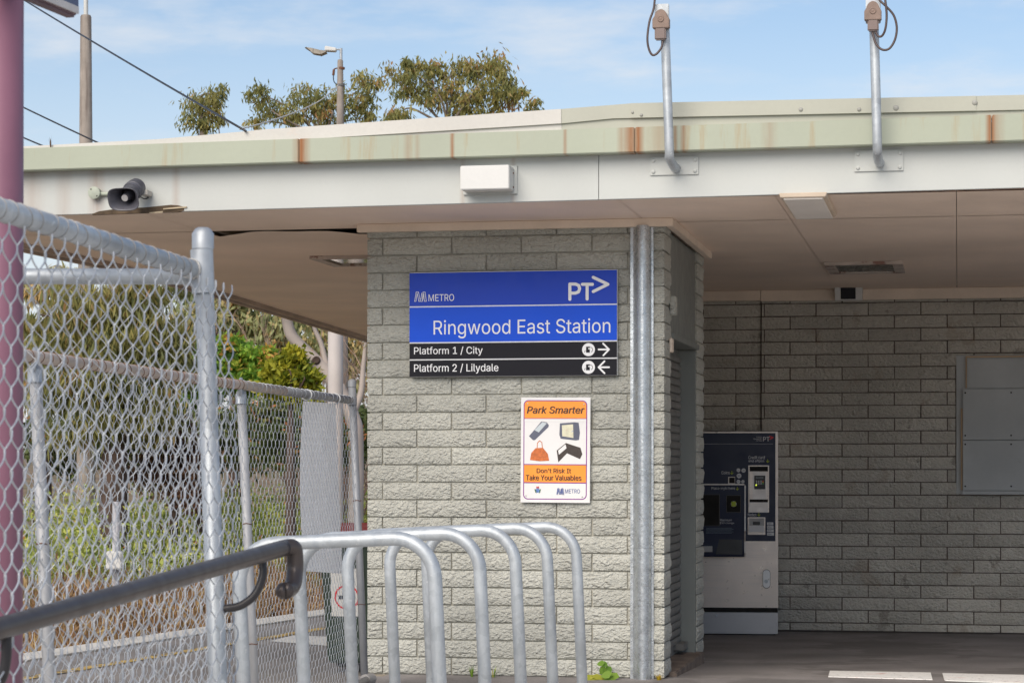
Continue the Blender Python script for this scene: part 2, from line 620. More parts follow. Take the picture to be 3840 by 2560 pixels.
m_old_pipe = M('weathered_pipe', (0.40, 0.385, 0.375), 0.6, metal=0.25, var=0.12, vscale=7, fine=0.08,
               spots=((9, 0.66, (0.30, 0.20, 0.14), 0.5),))
m_white = M('white_paint', (0.62, 0.62, 0.61), 0.5, var=0.04, vscale=3, fine=0.03)
m_black = M('black_plastic', (0.022, 0.022, 0.026), 0.4, var=0.15)
m_dark = M('dark_void', (0.012, 0.011, 0.010), 0.9, var=0.1)
m_rust = M('rusted_steel', (0.16, 0.065, 0.035), 0.85, var=0.3, vscale=30)
m_steel = M('brushed_steel', (0.66, 0.585, 0.535), 0.34, metal=0.4, var=0.06, vscale=4, drip=((3, 3, 160), 0.5, (0.54, 0.50, 0.48), 0.5))

# ------------------------------------------------------------------ ground, asphalt, platform, embankment
WB = 5.40                                          # depth of the concourse's rear wall behind the front wall


def floor_z(w):
    pts = [(-60, -1.1), (-13, -0.28), (-0.8, 0.10), (0.0, 0.105), (2.0, 0.045), (WB, 0.0), (12, 0.0)]
    for (a, za), (b, zb) in zip(pts[:-1], pts[1:]):
        if w <= b:
            return za + (zb - za) * (w - a) / (b - a)
    return 0.0


def fence_x(y):
    return -1.56 + 0.141 * (y - 7.5)


def structure(name, mb, mat, **kw):
    return mb.build(name, mat, kind='structure', **kw)


g = MB().quad((-900, -300, -1.32), (900, -300, -1.32), (900, 1400, -1.32), (-900, 1400, -1.32))
structure('ground', g, M('dry_ground', (0.36, 0.31, 0.23), 0.95, var=0.3, vscale=0.3))

a = MB()
ws = [-60, -30, -13, -8, -4, -2, -0.8, -0.15]
rows = []
for w in ws:
    yy = 12.95 + w
    c = BW(0, w, 0)
    xl = fence_x(c.y) - 0.08
    rows.append((Vector((xl, c.y + (c.x - xl) * math.tan(TH) * 1.0, floor_z(w))), BW(16, w, floor_z(w))))
for (l0, r0), (l1, r1) in zip(rows[:-1], rows[1:]):
    a.quad(l0, r0, r1, l1)
    a.quad(l0, l1, l1 - Vector((0, 0, 1.2)), l0 - Vector((0, 0, 1.2)))
for w0, w1 in ((-0.15, 0.0), (0.0, 1.0), (1.0, 2.0), (2.0, 3.5), (3.5, WB + 0.3)):
    a.quad(BW(-1.6, w0, floor_z(w0)), BW(16, w0, floor_z(w0)), BW(16, w1, floor_z(w1)), BW(-1.6, w1, floor_z(w1)))
structure('forecourt_asphalt', a, m_asphalt)
ap = MB()  # pale apron out of view, added to bounce light up under the soffit
for w0, w1 in ((-60, -30), (-30, -13), (-13, -8), (-8, -4), (-4, -1.6)):
    q_ = []
    for w, side_ in ((w0, 0), (w0, 1), (w1, 1), (w1, 0)):
        c = BW(0, w, 0); xl = fence_x(c.y) + 0.16
        q_.append(Vector((xl, c.y + (c.x - xl) * math.tan(TH), floor_z(w) + 0.004)) if side_ == 0 else BW(16, w, floor_z(w) + 0.004))
    ap.quad(*q_)
structure('bounce_apron', ap, M('bounce_apron_pale', (0.60, 0.565, 0.51), 0.85, var=0.1, vscale=2, bump=0.3, bscale=60))


def cope(y):
    return -3.36 + 0.34 * (y - 15.9)


p = MB()
ys = [-20, 0, 8, 13, 16, 20, 26, 34]
for y0, y1 in zip(ys[:-1], ys[1:]):
    def rx(y):
        return fence_x(y) - 0.082 if y <= 13 else -0.95 + 0.194 * (y - 13.3) + 0.3
    p.quad((cope(y0), y0, -0.05), (rx(y0), y0, -0.05), (rx(y1), y1, -0.05), (cope(y1), y1, -0.05))
structure('platform_asphalt', p, m_platform)
k = MB()
for y0, y1 in zip(ys[:-1], ys[1:]):
    w_ = 0.34
    k.hexa([(cope(y0) - w_, y0, -1.3), (cope(y0), y0, -1.3), (cope(y1), y1, -1.3), (cope(y1) - w_, y1, -1.3),
            (cope(y0) - w_, y0, -0.035), (cope(y0), y0, -0.035), (cope(y1), y1, -0.035), (cope(y1) - w_, y1, -0.035)])
structure('platform_coping', k, M('pale_concrete', (0.62, 0.60, 0.56), 0.85, var=0.12, vscale=3, fine=0.08, bump=0.3, bscale=60))
yl = MB()
m_yel = M('worn_yellow_paint', (0.62, 0.42, 0.10), 0.7, var=0.1, vscale=4, spots=((14, 0.50, (0.10, 0.085, 0.07), 0.9),))
for y0, y1 in zip(ys[:-1], ys[1:]):
    yl.quad((cope(y0) + 0.62, y0, -0.045), (cope(y0) + 0.74, y0, -0.045), (cope(y1) + 0.74, y1, -0.045), (cope(y1) + 0.62, y1, -0.045))
structure('yellow_platform_line', yl, m_yel)
wl = MB()
c0 = [PX(x, y, (CZ + 0.045) * F / (y - HY)) for x, y in ((1010, 2402), (1290, 2425), (1290, 2388), (1100, 2380))]
wl.poly(c0)
structure('white_platform_marking', wl, M('worn_white_paint', (0.74, 0.73, 0.70), 0.7, var=0.06, spots=((18, 0.66, (0.2, 0.19, 0.18), 0.8),)))

# bank beyond the track: s runs away from the platform edge
dirT = Vector((0.34, 1, 0)).normalized()
dirS = Vector((-dirT.y, dirT.x, 0))
org = Vector((cope(15.9) - 0.34, 15.9, 0))


def bank_z(s):
    pts = [(0, -1.2), (3.2, -1.15), (4.6, -0.65), (6.5, -0.15), (10, 0.35), (22, 1.2), (60, 2.5), (300, 4.0)]
    for (a_, za), (b_, zb) in zip(pts[:-1], pts[1:]):
        if s <= b_:
            return za + (zb - za) * (s - a_) / (b_ - a_)
    return 4.0


def bank(s, t):
    q = org + dirS * s + dirT * t
    q.z = bank_z(s) + (0.12 * mnoise.noise(Vector((s * 0.7, t * 0.5, 0))) if s > 3 else 0)
    return q


e = MB()
SS = [0.02, 1, 2, 3.2, 3.8, 4.6, 5.5, 6.5, 8, 10, 14, 22, 40, 80, 300]
TT = [-60, -20] + [i * 1.5 - 8 for i in range(34)] + [60, 120, 300]
for s0, s1 in zip(SS[:-1], SS[1:]):
    for t0, t1 in zip(TT[:-1], TT[1:]):
        e.quad(bank(s0, t0), bank(s1, t0), bank(s1, t1), bank(s0, t1))
structure('embankment', e, M('bank_soil', (0.26, 0.18, 0.11), 0.95, var=0.3, vscale=1.5, fine=0.15,
                             spots=((2.5, 0.52, (0.10, 0.11, 0.035), 0.8),)), smooth='all')

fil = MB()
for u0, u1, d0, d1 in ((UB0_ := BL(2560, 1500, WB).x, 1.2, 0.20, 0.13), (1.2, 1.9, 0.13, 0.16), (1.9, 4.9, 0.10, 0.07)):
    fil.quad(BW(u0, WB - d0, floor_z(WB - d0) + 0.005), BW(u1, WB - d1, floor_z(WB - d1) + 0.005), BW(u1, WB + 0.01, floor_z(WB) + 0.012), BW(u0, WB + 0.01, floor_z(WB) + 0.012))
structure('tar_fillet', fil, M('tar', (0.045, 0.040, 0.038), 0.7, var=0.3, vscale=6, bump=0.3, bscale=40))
# painted stop markings on the asphalt in front of the concourse
for (pts, lab) in ((((3106, 2535), (3497, 2546), (3490, 2520), (3112, 2513)), 'scuffed white painted rectangle on the asphalt, nearer the doorway pier'),
                   (((3542, 2549), (3990, 2566), (3990, 2532), (3534, 2522)), 'scuffed white painted rectangle on the asphalt, cut by the right edge')):
    q = []
    for (x, y) in pts:
        w = -0.4
        for _ in range(8):
            b = BH(x, y, floor_z(w) + 0.004); w = b.y
        q.append(BW(*b))
    c = sum(q, Vector()) / 4
    top = [v - c for v in q]
    o = MB()
    n_ = [(v.x, v.y, v.z - 0.003) for v in top]
    o.hexa(n_ + [(v.x, v.y, v.z + 0.001) for v in top])
    ob = o.build('painted_marking', M('scuffed_marking', (0.88, 0.87, 0.85), 0.6, var=0.05, vscale=5,
                 spots=((34, 0.60, (0.12, 0.12, 0.12), 0.75), (5, 0.62, (0.60, 0.22, 0.16), 0.6), (6.5, 0.70, (0.25, 0.28, 0.5), 0.5))), loc=c)
    tag(ob, lab, 'road marking', 'painted floor markings')

# ------------------------------------------------------------------ station building
bld = thing('station_building', 'single-storey station of pale split-face blocks with wide flat roof', 'building', P0, -TH)


def brick_mesh(L, H, D, seed, side=False):
    """split-face block: origin at front left bottom, face towards -y; rough front (and right end)"""
    nx, nz, ny = max(3, int(L / 0.036)), 4, (6 if side else 2)
    mb = MB(); idx = {}
    rs = random.Random(seed); off = Vector((rs.uniform(0, 90), rs.uniform(0, 90), rs.uniform(0, 90)))

    def vert(i, j, k_):
        key = (i, j, k_)
        if key in idx:
            return idx[key]
        x, y, z = L * i / nx, D * j / ny, H * k_ / nz
        edge = min(i, nx - i, 1) * 1.0
        if j == 0:
            inn = 1.0 if (0 < i < nx and 0 < k_ < nz) else 0.0
            if side and i == nx and 0 < k_ < nz:
                inn = 0.6
            h = mnoise.noise(Vector((x * 17, z * 22, 0)) + off) * 0.008 + mnoise.noise(Vector((x * 48, z * 60, 3)) + off) * 0.004
            y -= inn * (0.007 + h) - (0 if inn else abs(h) * 0.35)
        if side and i == nx and j > 0:
            inn = 1.0 if (0 < k_ < nz and j < ny) else 0.0
            h = mnoise.noise(Vector((y * 17, z * 22, 7)) + off) * 0.010
            x += inn * (0.008 + h) - (0 if inn else abs(h) * 0.4)
        if k_ in (0, nz):
            z += mnoise.noise(Vector((x * 30, 5, k_ * 3.0)) + off) * 0.0022
        if i in (0, nx) and not (side and i == nx):
            x += mnoise.noise(Vector((9, z * 40, i)) + off) * 0.0022
        idx[key] = len(mb.v); mb.v.append((x, y, z))
        return idx[key]
    for i in range(nx):
        for k_ in range(nz):
            mb.f.append((vert(i, 0, k_), vert(i + 1, 0, k_), vert(i + 1, 0, k_ + 1), vert(i, 0, k_ + 1)))
    for j in range(ny):
        for k_ in range(nz):
            mb.f.append((vert(nx, j, k_), vert(nx, j + 1, k_), vert(nx, j + 1, k_ + 1), vert(nx, j, k_ + 1)))
            mb.f.append((vert(0, j + 1, k_), vert(0, j, k_), vert(0, j, k_ + 1), vert(0, j + 1, k_ + 1)))
        for i in range(nx):
            mb.f.append((vert(i, j, nz), vert(i + 1, j, nz), vert(i + 1, j + 1, nz), vert(i, j + 1, nz)))
            mb.f.append((vert(i, j + 1, 0), vert(i + 1, j + 1, 0), vert(i + 1, j, 0), vert(i, j, 0)))
    me = bpy.data.meshes.new('brick')
    me.from_pydata(mb.v, [], mb.f)
    for q in me.polygons:
        q.use_smooth = True
    me.set_sharp_from_angle(angle=R(38))
    return me


BRICKS = {}


def brick(parent, u, w, z, L, H, mat, D=0.085, side=False, rotz=0.0):
    key = (round(L, 2), round(H, 2), round(D, 2), side, mat.name)
    lst = BRICKS.setdefault(key, [])
    cap = 7 if L > 0.3 else 5
    if len(lst) < cap:
        me = brick_mesh(L, H, D, int(L * 1000) + len(lst) * 31 + int(side) * 7, side)
        me.materials.append(mat); lst.append(me)
    else:
        me = random.choice(lst)
    # small honest unevenness of laying
    link('brick', me, parent, (u + random.uniform(-.001, .001), w + random.uniform(-.003, .002), z + random.uniform(-.0012, .0012)),
         (0, R(random.uniform(-.15, .15)), rotz + R(random.uniform(-.25, .25))))


JT = 0.009
MOD = 0.4085
WL = BL(1378, 1750, 0).x                            # left end of the front wall
zf0 = BL(2320, 2540, 0).z
pitch_f = (BL(2320, 876, 0).z - zf0) / 25.0
ztop = BL(2490, 838, 0).z
core = MB().box(WL + 0.012, -0.014, 0.013, 0.22, -0.2, 2.73)
front = core.build('front_wall', m_mortar, bld)
for c in range(-1, 26):
    z0 = zf0 + c * pitch_f
    H = pitch_f - JT
    if c == 25:
        H = max(0.03, ztop + 0.03 - z0)
    if c == -1:
        continue
    edges = [0.0]
    x = -MOD if c % 2 == 0 else -MOD / 2
    while x > WL + 0.05:
        edges.append(x); x -= MOD
    edges.append(WL)
    for i, (r_, l_) in enumerate(zip(edges[:-1], edges[1:])):
        corner = (i == 0)
        L = (r_ - l_) - (0 if corner else JT)
        brick(front, l_, 0.0, z0 + JT / 2, L, H, m_block, D=0.285 if corner else 0.085, side=corner)
# concrete footing under the front wall
MB().box(WL + 0.004, -0.02, -0.035, 0.2, -0.3, zf0 - 0.004).build('footing', M('stained_concrete', (0.30, 0.26, 0.21), 0.9, var=0.2, vscale=6,
      spots=((12, 0.6, (0.14, 0.09, 0.06), 0.7),)), bld, bevel=0.004)

# end pier of the side wall, beyond the shutter
pier = MB().box(-0.2, -0.014, 1.662, 2.012, -0.2, 2.73).build('pier', m_mortar, bld)
zp0 = BL(2640, 2455, 1.9).z
for c in range(-1, 26):
    z0 = zp0 + c * pitch_f
    if c == -1:
        H, z0 = pitch_f - JT, z0
    brick(pier, 0.0, 1.655, z0 + JT / 2, 0.365, pitch_f - JT if c < 25 else 0.06, m_block, rotz=R(90))

# walls that close the room behind the front wall (not seen from the street)
MB().box(WL + 0.012, WL + 0.2, 0.225, WB - 0.02, -0.2, 2.73).box(WL + 0.205, -0.205, 1.85, 2.0, -0.2, 2.73).build('side_wall', m_mortar, bld)

# rear wall of the concourse
UB0 = BL(2852, 1500, WB).x
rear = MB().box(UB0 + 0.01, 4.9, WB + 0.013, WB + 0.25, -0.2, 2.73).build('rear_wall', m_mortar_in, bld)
zb = [BL(3200, y, WB).z for y in (2335, 1183.5)]
pitch_b = (zb[1] - zb[0]) / 24.0
ua = BL(3253.3, 2070, WB).x
UBE = BL(4080, 1500, WB).x
nb = (BL(3590, 1335, WB).x + 0.03, BL(3600, 1850, WB).z, BL(3600, 1335, WB).z)
for c in range(-1, 26):
    z0 = zb[0] + c * pitch_b
    H = pitch_b - JT
    if c == -1:
        pass
    if c == 25:
        H = 0.075
    j0 = ua if c % 2 == 0 else ua + MOD / 2
    x = j0 - MOD * 8
    while x < UBE:
        l_, r_ = max(x, UB0), min(x + MOD, UBE)
        if r_ - l_ > 0.018:
            if l_ > nb[0] and z0 > nb[1] and z0 + H < nb[2]:
                pass
            elif l_ < nb[0] < r_ and z0 > nb[1] and z0 + H < nb[2]:
                if nb[0] - 0.045 - l_ > 0.05:
                    brick(rear, l_ + JT, WB, z0 + JT / 2, nb[0] - 0.045 - l_ - JT, H, m_block_in)
            else:
                brick(rear, l_ + JT, WB, z0 + JT / 2, r_ - l_ - JT, H, m_block_in)
        x += MOD
far_b = MB()                                       # courses past the right edge of the view, joined
for c in range(-1, 26):
    z0 = zb[0] + c * pitch_b + JT / 2
    H = pitch_b - JT if c < 25 else 0.075
    x = (ua if c % 2 == 0 else ua + MOD / 2) - MOD * 8
    while x < 4.88:
        l_, r_ = max(x, UBE), min(x + MOD, 4.88)
        if r_ - l_ > 0.05:
            far_b.box(l_ + JT, r_, WB - 0.004, WB + 0.08, z0, z0 + H)
        x += MOD
far_b.build('bricks', m_block_in, rear, kind='stuff')
# the return panel of wall behind the ticket machine stands a little back
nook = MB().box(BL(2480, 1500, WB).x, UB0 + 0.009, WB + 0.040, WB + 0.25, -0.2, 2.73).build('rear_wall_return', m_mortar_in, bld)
for c in range(13, 26):
    z0 = zb[0] + c * pitch_b
    un = UB0 - 0.004
    e1 = un - (0.2 if c % 2 else 0.46)
    H = pitch_b - JT if c < 25 else 0.075
    brick(nook, e1 + JT, WB + 0.028, z0 + JT / 2, un - e1 - JT, H, m_block_in)
    brick(nook, e1 - MOD + JT, WB + 0.028, z0 + JT / 2, MOD - JT, H, m_block_in)

# ---- doorway in the side wall: shutter, jamb, head panel, sill
m_grey = M('grey_green_paint', (0.20, 0.215, 0.205), 0.5, var=0.07, vscale=3, fine=0.03,
           spots=((10, 0.73, (0.20, 0.09, 0.05), 0.6),))
m_slat = M('shutter_paint', (0.17, 0.165, 0.155), 0.55, var=0.12, vscale=5, spots=((9, 0.69, (0.16, 0.08, 0.05), 0.5),))
HEAD = 2.075
MB().box(-0.30, -0.012, 0.29, 1.648, HEAD, 2.66).build('head_panel', m_grey, bld, bevel=0.004)
MB().box(-0.30, 0.016, 0.29, 1.648, HEAD - 0.035, HEAD - 0.001).build('lintel', m_grey, bld, bevel=0.003)
MB().box(-0.16, -0.006, 1.598, 1.652, 0.10, HEAD - 0.038).build('jamb', m_grey, bld, bevel=0.004)
MB().box(-0.16, -0.03, 0.286, 0.33, 0.10, HEAD - 0.038).build('jamb', m_grey, bld, bevel=0.004)
sh = MB().box(-0.135, -0.112, 0.33, 1.598, 0.13, HEAD - 0.038).build('roller_shutter', m_slat, bld)
prof = [(0.0, 0.0), (0.012, 0.004), (0.017, 0.016), (0.016, 0.032), (0.010, 0.043), (0.0, 0.046)]
me_s = MB()
n0 = len(prof)
for y_ in (0.331, 1.597):
    me_s.v += [(-0.111 + a_, y_, b_) for a_, b_ in prof]
for i in range(n0 - 1):
    me_s.f.append((i, i + 1, n0 + i + 1, n0 + i))
me_s.f.append(tuple(range(n0))); me_s.f.append(tuple(n0 + i for i in reversed(range(n0))))
first = me_s.build('slat', m_slat, sh, smooth=True, loc=(0, 0, 0.19))
z_ = 0.19 + 0.049
while z_ < HEAD - 0.09:
    link('slat', first.data, sh, (random.uniform(-.0015, .0015), 0, z_), (R(random.uniform(-.12, .12)), 0, 0)); z_ += 0.049
MB().box(-0.12, -0.05, 1.36, 1.58, 0.155, 0.20).build('shutter_foot', m_slat, bld, bevel=0.004)
MB().box(-0.3, 0.045, 0.20, 1.66, -0.1, 0.128).build('door_sill', M('worn_step', (0.18, 0.14, 0.115), 0.9, var=0.25, vscale=8, bump=0.3, bscale=60,
      spots=((10, 0.58, (0.10, 0.06, 0.04), 0.6),)), bld, bevel=0.006)
# little switch plates on the corner
MB().box(0.006, 0.022, 0.18, 0.26, BL(2515, 1320, 0.2).z, BL(2515, 1268, 0.2).z).build('switch_plate', m_trim, bld, bevel=0.003)
MB().box(0.006, 0.040, 0.20, 0.285, BL(2520, 1180, 0.2).z, BL(2520, 1110, 0.2).z).build('alarm_box', m_block, bld, bevel=0.004)

# ---- roof: soffit panels, trims, fascia, gutter, capping
ZS = 2.70
WF = -1.015
m_soffit = M('soffit_paint', (0.92, 0.755, 0.635), 0.65, var=0.08, vscale=1.0, fine=0.025, spots=((22, 0.755, (0.14, 0.09, 0.06), 0.7),))
left_edge = []
for (x, y, d) in ((90, 917, 0), (406, 985, 0), (823, 1097, 0), (1378, 1266, 0)):
    left_edge.append(BH(x, y, ZS).xy)
dl = (left_edge[0] - left_edge[1]) * 1.6


def edge_u(w):
    pts = [Vector((left_edge[0].x + dl.x, left_edge[0].y + dl.y))] + left_edge + [left_edge[3] + (left_edge[3] - left_edge[2])]
    for a_, b_ in zip(pts[:-1], pts[1:]):
        if w <= b_.y:
            return a_.x + (b_.x - a_.x) * (w - a_.y) / (b_.y - a_.y)
    return pts[-1].x


roof = MB()
deck = []
wr = [WF + 0.03, 0.18, 1.5, 3.1, 4.6, 6.0, 8.0, 10.0, 12.5]
for a_, b_ in zip(wr[:-1], wr[1:]):
    r_ = 5.0
    ua_, ub_ = edge_u(a_) - 0.0, edge_u(b_) - 0.0
    roof.hexa([(ua_, a_, ZS + 0.02), (r_, a_, ZS + 0.02), (r_, b_, ZS + 0.02), (ub_, b_, ZS + 0.02),
               (ua_, a_, ZS + 0.20), (r_, a_, ZS + 0.20), (r_, b_, ZS + 0.24), (ub_, b_, ZS + 0.24)])
roof = roof.build('roof', M('roof_sheet', (0.55, 0.52, 0.47), 0.6, var=0.08), bld)
ujs = {0: [-2.78, 0.70, 1.62, 4.0], 1: [-2.78, 0.70, 1.62, 4.0]}
wrows = [(WF + 0.032, 0.17), (0.19, 3.1), (3.106, 6.0), (6.006, 9.0), (9.006, 12.4)]
for ri, (a_, b_) in enumerate(wrows):
    js = [-99, -2.78, -0.12, 0.70, 1.62, 4.0, 5.0] if ri < 2 else [-99, -0.9, 0.70, 1.62, 4.0, 5.0]
    for l_, r_ in zip(js[:-1], js[1:]):
        le = lambda w: max(l_ + 0.0018, edge_u(w) + 0.03)
        rr = r_ - 0.0018
        sag = (ri == 1 and l_ == -2.78)
        nu, nw = (28, 14) if sag else (1, 4 if l_ == -99 else 1)
        if le(a_) >= rr and le(b_) >= rr:
            continue
        mb = MB()
        grid = []
        for i in range(nw + 1):
            w = a_ + (b_ - a_) * i / nw
            row = []
            for j in range(nu + 1):
                lo = min(le(w), rr)
                u = lo + (rr - lo) * j / nu
                z = ZS
                if sag:
                    f_ = math.exp(-(w - a_) / 0.45)
                    z += f_ * (-0.016 - 0.013 * math.sin(u * 6.2 + (w - a_) * 2.5) - 0.006 * math.sin(u * 13.0 - w * 4))
                row.append((u, w, z))
            grid.append(row)
        for i in range(nw):
            for j in range(nu):
                mb.quad(grid[i][j], grid[i + 1][j], grid[i + 1][j + 1], grid[i][j + 1])
        if not sag:
            n_ = len(mb.v)
            for i in range(nw):
                for j in range(nu):
                    q = [grid[i][j], grid[i][j + 1], grid[i + 1][j + 1], grid[i + 1][j]]
                    mb.quad(*[(x_, y_, z2 + 0.008) for x_, y_, z2 in q])
        ob = mb.build('soffit_panel', m_soffit, roof, smooth='all' if sag else False)
# edge trim of the soffit along the platform side
tr_ = MB()
ed = [(edge_u(w), w) for w in (WF + 0.05, -0.2, 0.8, 2, 3.5, 5, 7, 9, 12)]
for (u0, w0), (u1, w1) in zip(ed[:-1], ed[1:]):
    for dz0, dz1, o0, o1 in ((-0.03, 0.012, 0.0, 0.05), (-0.045, 0.16, -0.035, -0.002)):
        tr_.hexa([(u0 + o0, w0, ZS + dz0), (u0 + o1, w0, ZS + dz0), (u1 + o1, w1, ZS + dz0), (u1 + o0, w1, ZS + dz0),
                  (u0 + o0, w0, ZS + dz1), (u0 + o1, w0, ZS + dz1), (u1 + o1, w1, ZS + dz1), (u1 + o0, w1, ZS + dz1)])
tr_.build('eaves_trim', M('eaves_trim_paint', (0.48, 0.385, 0.32), 0.7, var=0.15), roof)
# timber cover strips at the wall heads
MB().box(WL - 0.05, 0.055, -0.055, -0.012, ZS - 0.047, ZS - 0.001).build('cover_strip', m_trim, roof, bevel=0.003)
MB().box(0.012, 0.055, -0.010, 2.02, ZS - 0.047, ZS - 0.001).build('cover_strip', m_trim, roof, bevel=0.003)
zt = BL(3300, 1108, WB).z
MB().box(UB0 + 0.006, 4.9, WB - 0.05, WB - 0.008, zt - 0.035, ZS - 0.002).build('cover_strip', m_trim, roof, bevel=0.003)
MB().box(BL(2500, 1500, WB).x, UB0 + 0.002, WB - 0.05, WB + 0.05, zt - 0.028, ZS - 0.0025).build('cover_strip', m_trim, roof, bevel=0.003)

UL, UR = edge_u(WF) - 0.05, 5.03


def edge_line(pts, w):
    """straight line fitted through photo points on plane w -> function u -> z"""
    q = [BL(x, y, w) for x, y in pts]
    us = np.array([v.x for v in q]); zs = np.array([v.z for v in q])
    k_, b_ = np.polyfit(us, zs, 1)
    return lambda u: k_ * u + b_


fb = edge_line(((90, 813), (705, 791), (1380, 771), (2095, 752), (2300, 745), (3840, 707)), WF)
gb = edge_line(((90, 638), (705, 623), (1136, 610), (2095, 578), (2300, 570), (3840, 529)), WF - 0.09)
gt = edge_line(((90, 558), (600, 537), (1136, 521), (2095, 486), (2300, 477), (3840, 429)), WF - 0.09)


def strip(u0, u1, zlo, zhi, w0, w1, n=1):
    if n > 1:
        mb = MB(); us = [u0 + (u1 - u0) * i / n for i in range(n + 1)]
        for u in us:
            mb.v += [(u, w0, zlo(u)), (u, w0, zhi(u)), (u, w1, zhi(u)), (u, w1, zlo(u))]
        for i in range(n):
            for k_ in range(4):
                mb.f.append((i * 4 + k_, i * 4 + (k_ + 1) % 4, (i + 1) * 4 + (k_ + 1) % 4, (i + 1) * 4 + k_))
        mb.f.append((0, 1, 2, 3)); mb.f.append((4 * n + 3, 4 * n + 2, 4 * n + 1, 4 * n))
        return mb
    return MB().hexa([(u0, w0, zlo(u0)), (u1, w0, zlo(u1)), (u1, w1, zlo(u1)), (u0, w1, zlo(u0)),
                      (u0, w0, zhi(u0)), (u1, w0, zhi(u1)), (u1, w1, zhi(u1)), (u0, w1, zhi(u0))])


def UU(px, py=600, w=WF):
    return BL(px, py, w).x


m_fascia = M('fascia_paint', (0.485, 0.505, 0.495), 0.5, var=0.03, vscale=2.5, fine=0.02,
             spots=((30, 0.74, (0.40, 0.28, 0.16), 0.5), (3.0, 0.70, (0.62, 0.55, 0.42), 0.35)),
             streaks=((UU(362), 0.06, 0.35), (UU(120), 0.09, 0.25), (UU(240), 0.06, 0.22), (UU(660), 0.03, 0.25), (UU(1735), 0.02, 0.25), (UU(1925), 0.02, 0.25)),
             drip=((2.0, 2.0, 60), 0.60, (0.42, 0.43, 0.425), 0.3))
ujf = UU(2245)
for l_, r_ in ((UL, ujf - 0.0015), (ujf + 0.0015, UR)):
    strip(l_, r_, fb, lambda u: gt(u) - 0.02, WF, WF + 0.03).build('fascia_board', m_fascia, roof, bevel=0.002)
m_gutter = M('gutter_paint', (0.365, 0.395, 0.315), 0.5, var=0.06, drip=((14, 14, 1.3), 0.58, (0.34, 0.21, 0.08), 0.45), vscale=1.5, fine=0.03,
             spots=((26, 0.735, (0.42, 0.25, 0.09), 0.6),),
             streaks=((UU(1148), 0.055, 1.0), (UU(1136), 0.012, 0.5), (UU(1545), 0.03, 0.35), (UU(1580), 0.02, 0.3), (UU(1710), 0.016, 0.85), (UU(2130), 0.014, 0.6), (UU(2375), 0.06, 0.9),
                      (UU(2402), 0.04, 1.0), (UU(2340), 0.03, 0.45), (UU(2480), 0.10, 0.35), (UU(2570), 0.02, 0.75), (UU(2540), 0.016, 0.7), (UU(2890), 0.05, 0.3), (UU(3710), 0.025, 0.95), (UU(3722), 0.03, 0.9), (UU(3735), 0.05, 0.4)))
gj = [UL, UU(1139), UU(2389), UU(3718), UR]
for l_, r_ in zip(gj[:-1], gj[1:]):
    strip(l_ + 0.0015, r_ - 0.0015, gb, gt, WF - 0.092, WF - 0.002).build('gutter', m_gutter, roof, bevel=0.004)
m_cap = M('capping_paint', (0.405, 0.41, 0.35), 0.55, var=0.06, vscale=2, fine=0.03, spots=((2.2, 0.66, (0.50, 0.30, 0.24), 0.35), (30, 0.72, (0.4, 0.3, 0.18), 0.5)))
m_capw = M('pale_flashing', (0.55, 0.535, 0.505), 0.5, var=0.04, vscale=2, spots=((2.5, 0.66, (0.60, 0.45, 0.38), 0.35),))
WC = WF - 0.045
cb = lambda u: np.interp(u, [BL(x, y, WC).x for x, y in ((90, 558), (1136, 519), (2095, 460), (2300, 440), (3840, 408))],
                         [BL(x, y, WC).z for x, y in ((90, 558), (1136, 519), (2095, 460), (2300, 440), (3840, 408))])
ct = lambda u: np.interp(u, [BL(x, y, WC).x for x, y in ((90, 549), (600, 521), (965, 488), (2110, 409), (2370, 388), (3640, 361), (3840, 357))],
                         [BL(x, y, WC).z for x, y in ((90, 549), (600, 521), (965, 488), (2110, 409), (2370, 388), (3640, 361), (3840, 357))])
strip(UL, UU(2110), lambda u: gt(u) - 0.01, lambda u: max(float(cb(u)), gt(u) + 0.002), WC + 0.010, WF + 0.05, 24).build('flashing', m_capw, roof)
strip(UU(1136), UR, lambda u: gt(u) - 0.01, lambda u: max(float(cb(u)), gt(u) + 0.002) + (0.0), WC + 0.012, WF + 0.052, 24).build('flashing', m_cap, roof)
segs = [(UL, UU(965), m_capw, 0.010), (UU(965), UU(2110), m_capw, 0.0), (UU(2110), UU(2370), m_cap, 0.004), (UU(2370), UU(3660), m_cap, -0.002), (UU(3660), UR, m_cap, 0.003)]
for l_, r_, mt, o_ in segs:
    strip(l_, r_, lambda u: max(float(cb(u)), gt(u) + 0.003) - 0.006, lambda u: max(float(ct(u)), gt(u) + 0.012), WC + o_ - 0.004, WF + 0.30 + o_, 8).build('capping', mt, roof)
# dents and screw caps along the capping
for (x, y, r_) in ((2372, 422, .008), (2405, 432, .009), (3003, 411, .012), (3222, 411, .011), (3360, 405, .015), (3655, 385, .014)):
    q = BL(x, y, WC - 0.007)
    MB().lathe((q.x, WC - 0.0065, q.z), (0, -1, 0), [(0, r_), (0.004, r_ * 0.75), (0.006, r_ * .2)], 12).build('screw_cap', M('lead_cap', (0.34, 0.34, 0.31), 0.6), roof, smooth=True)
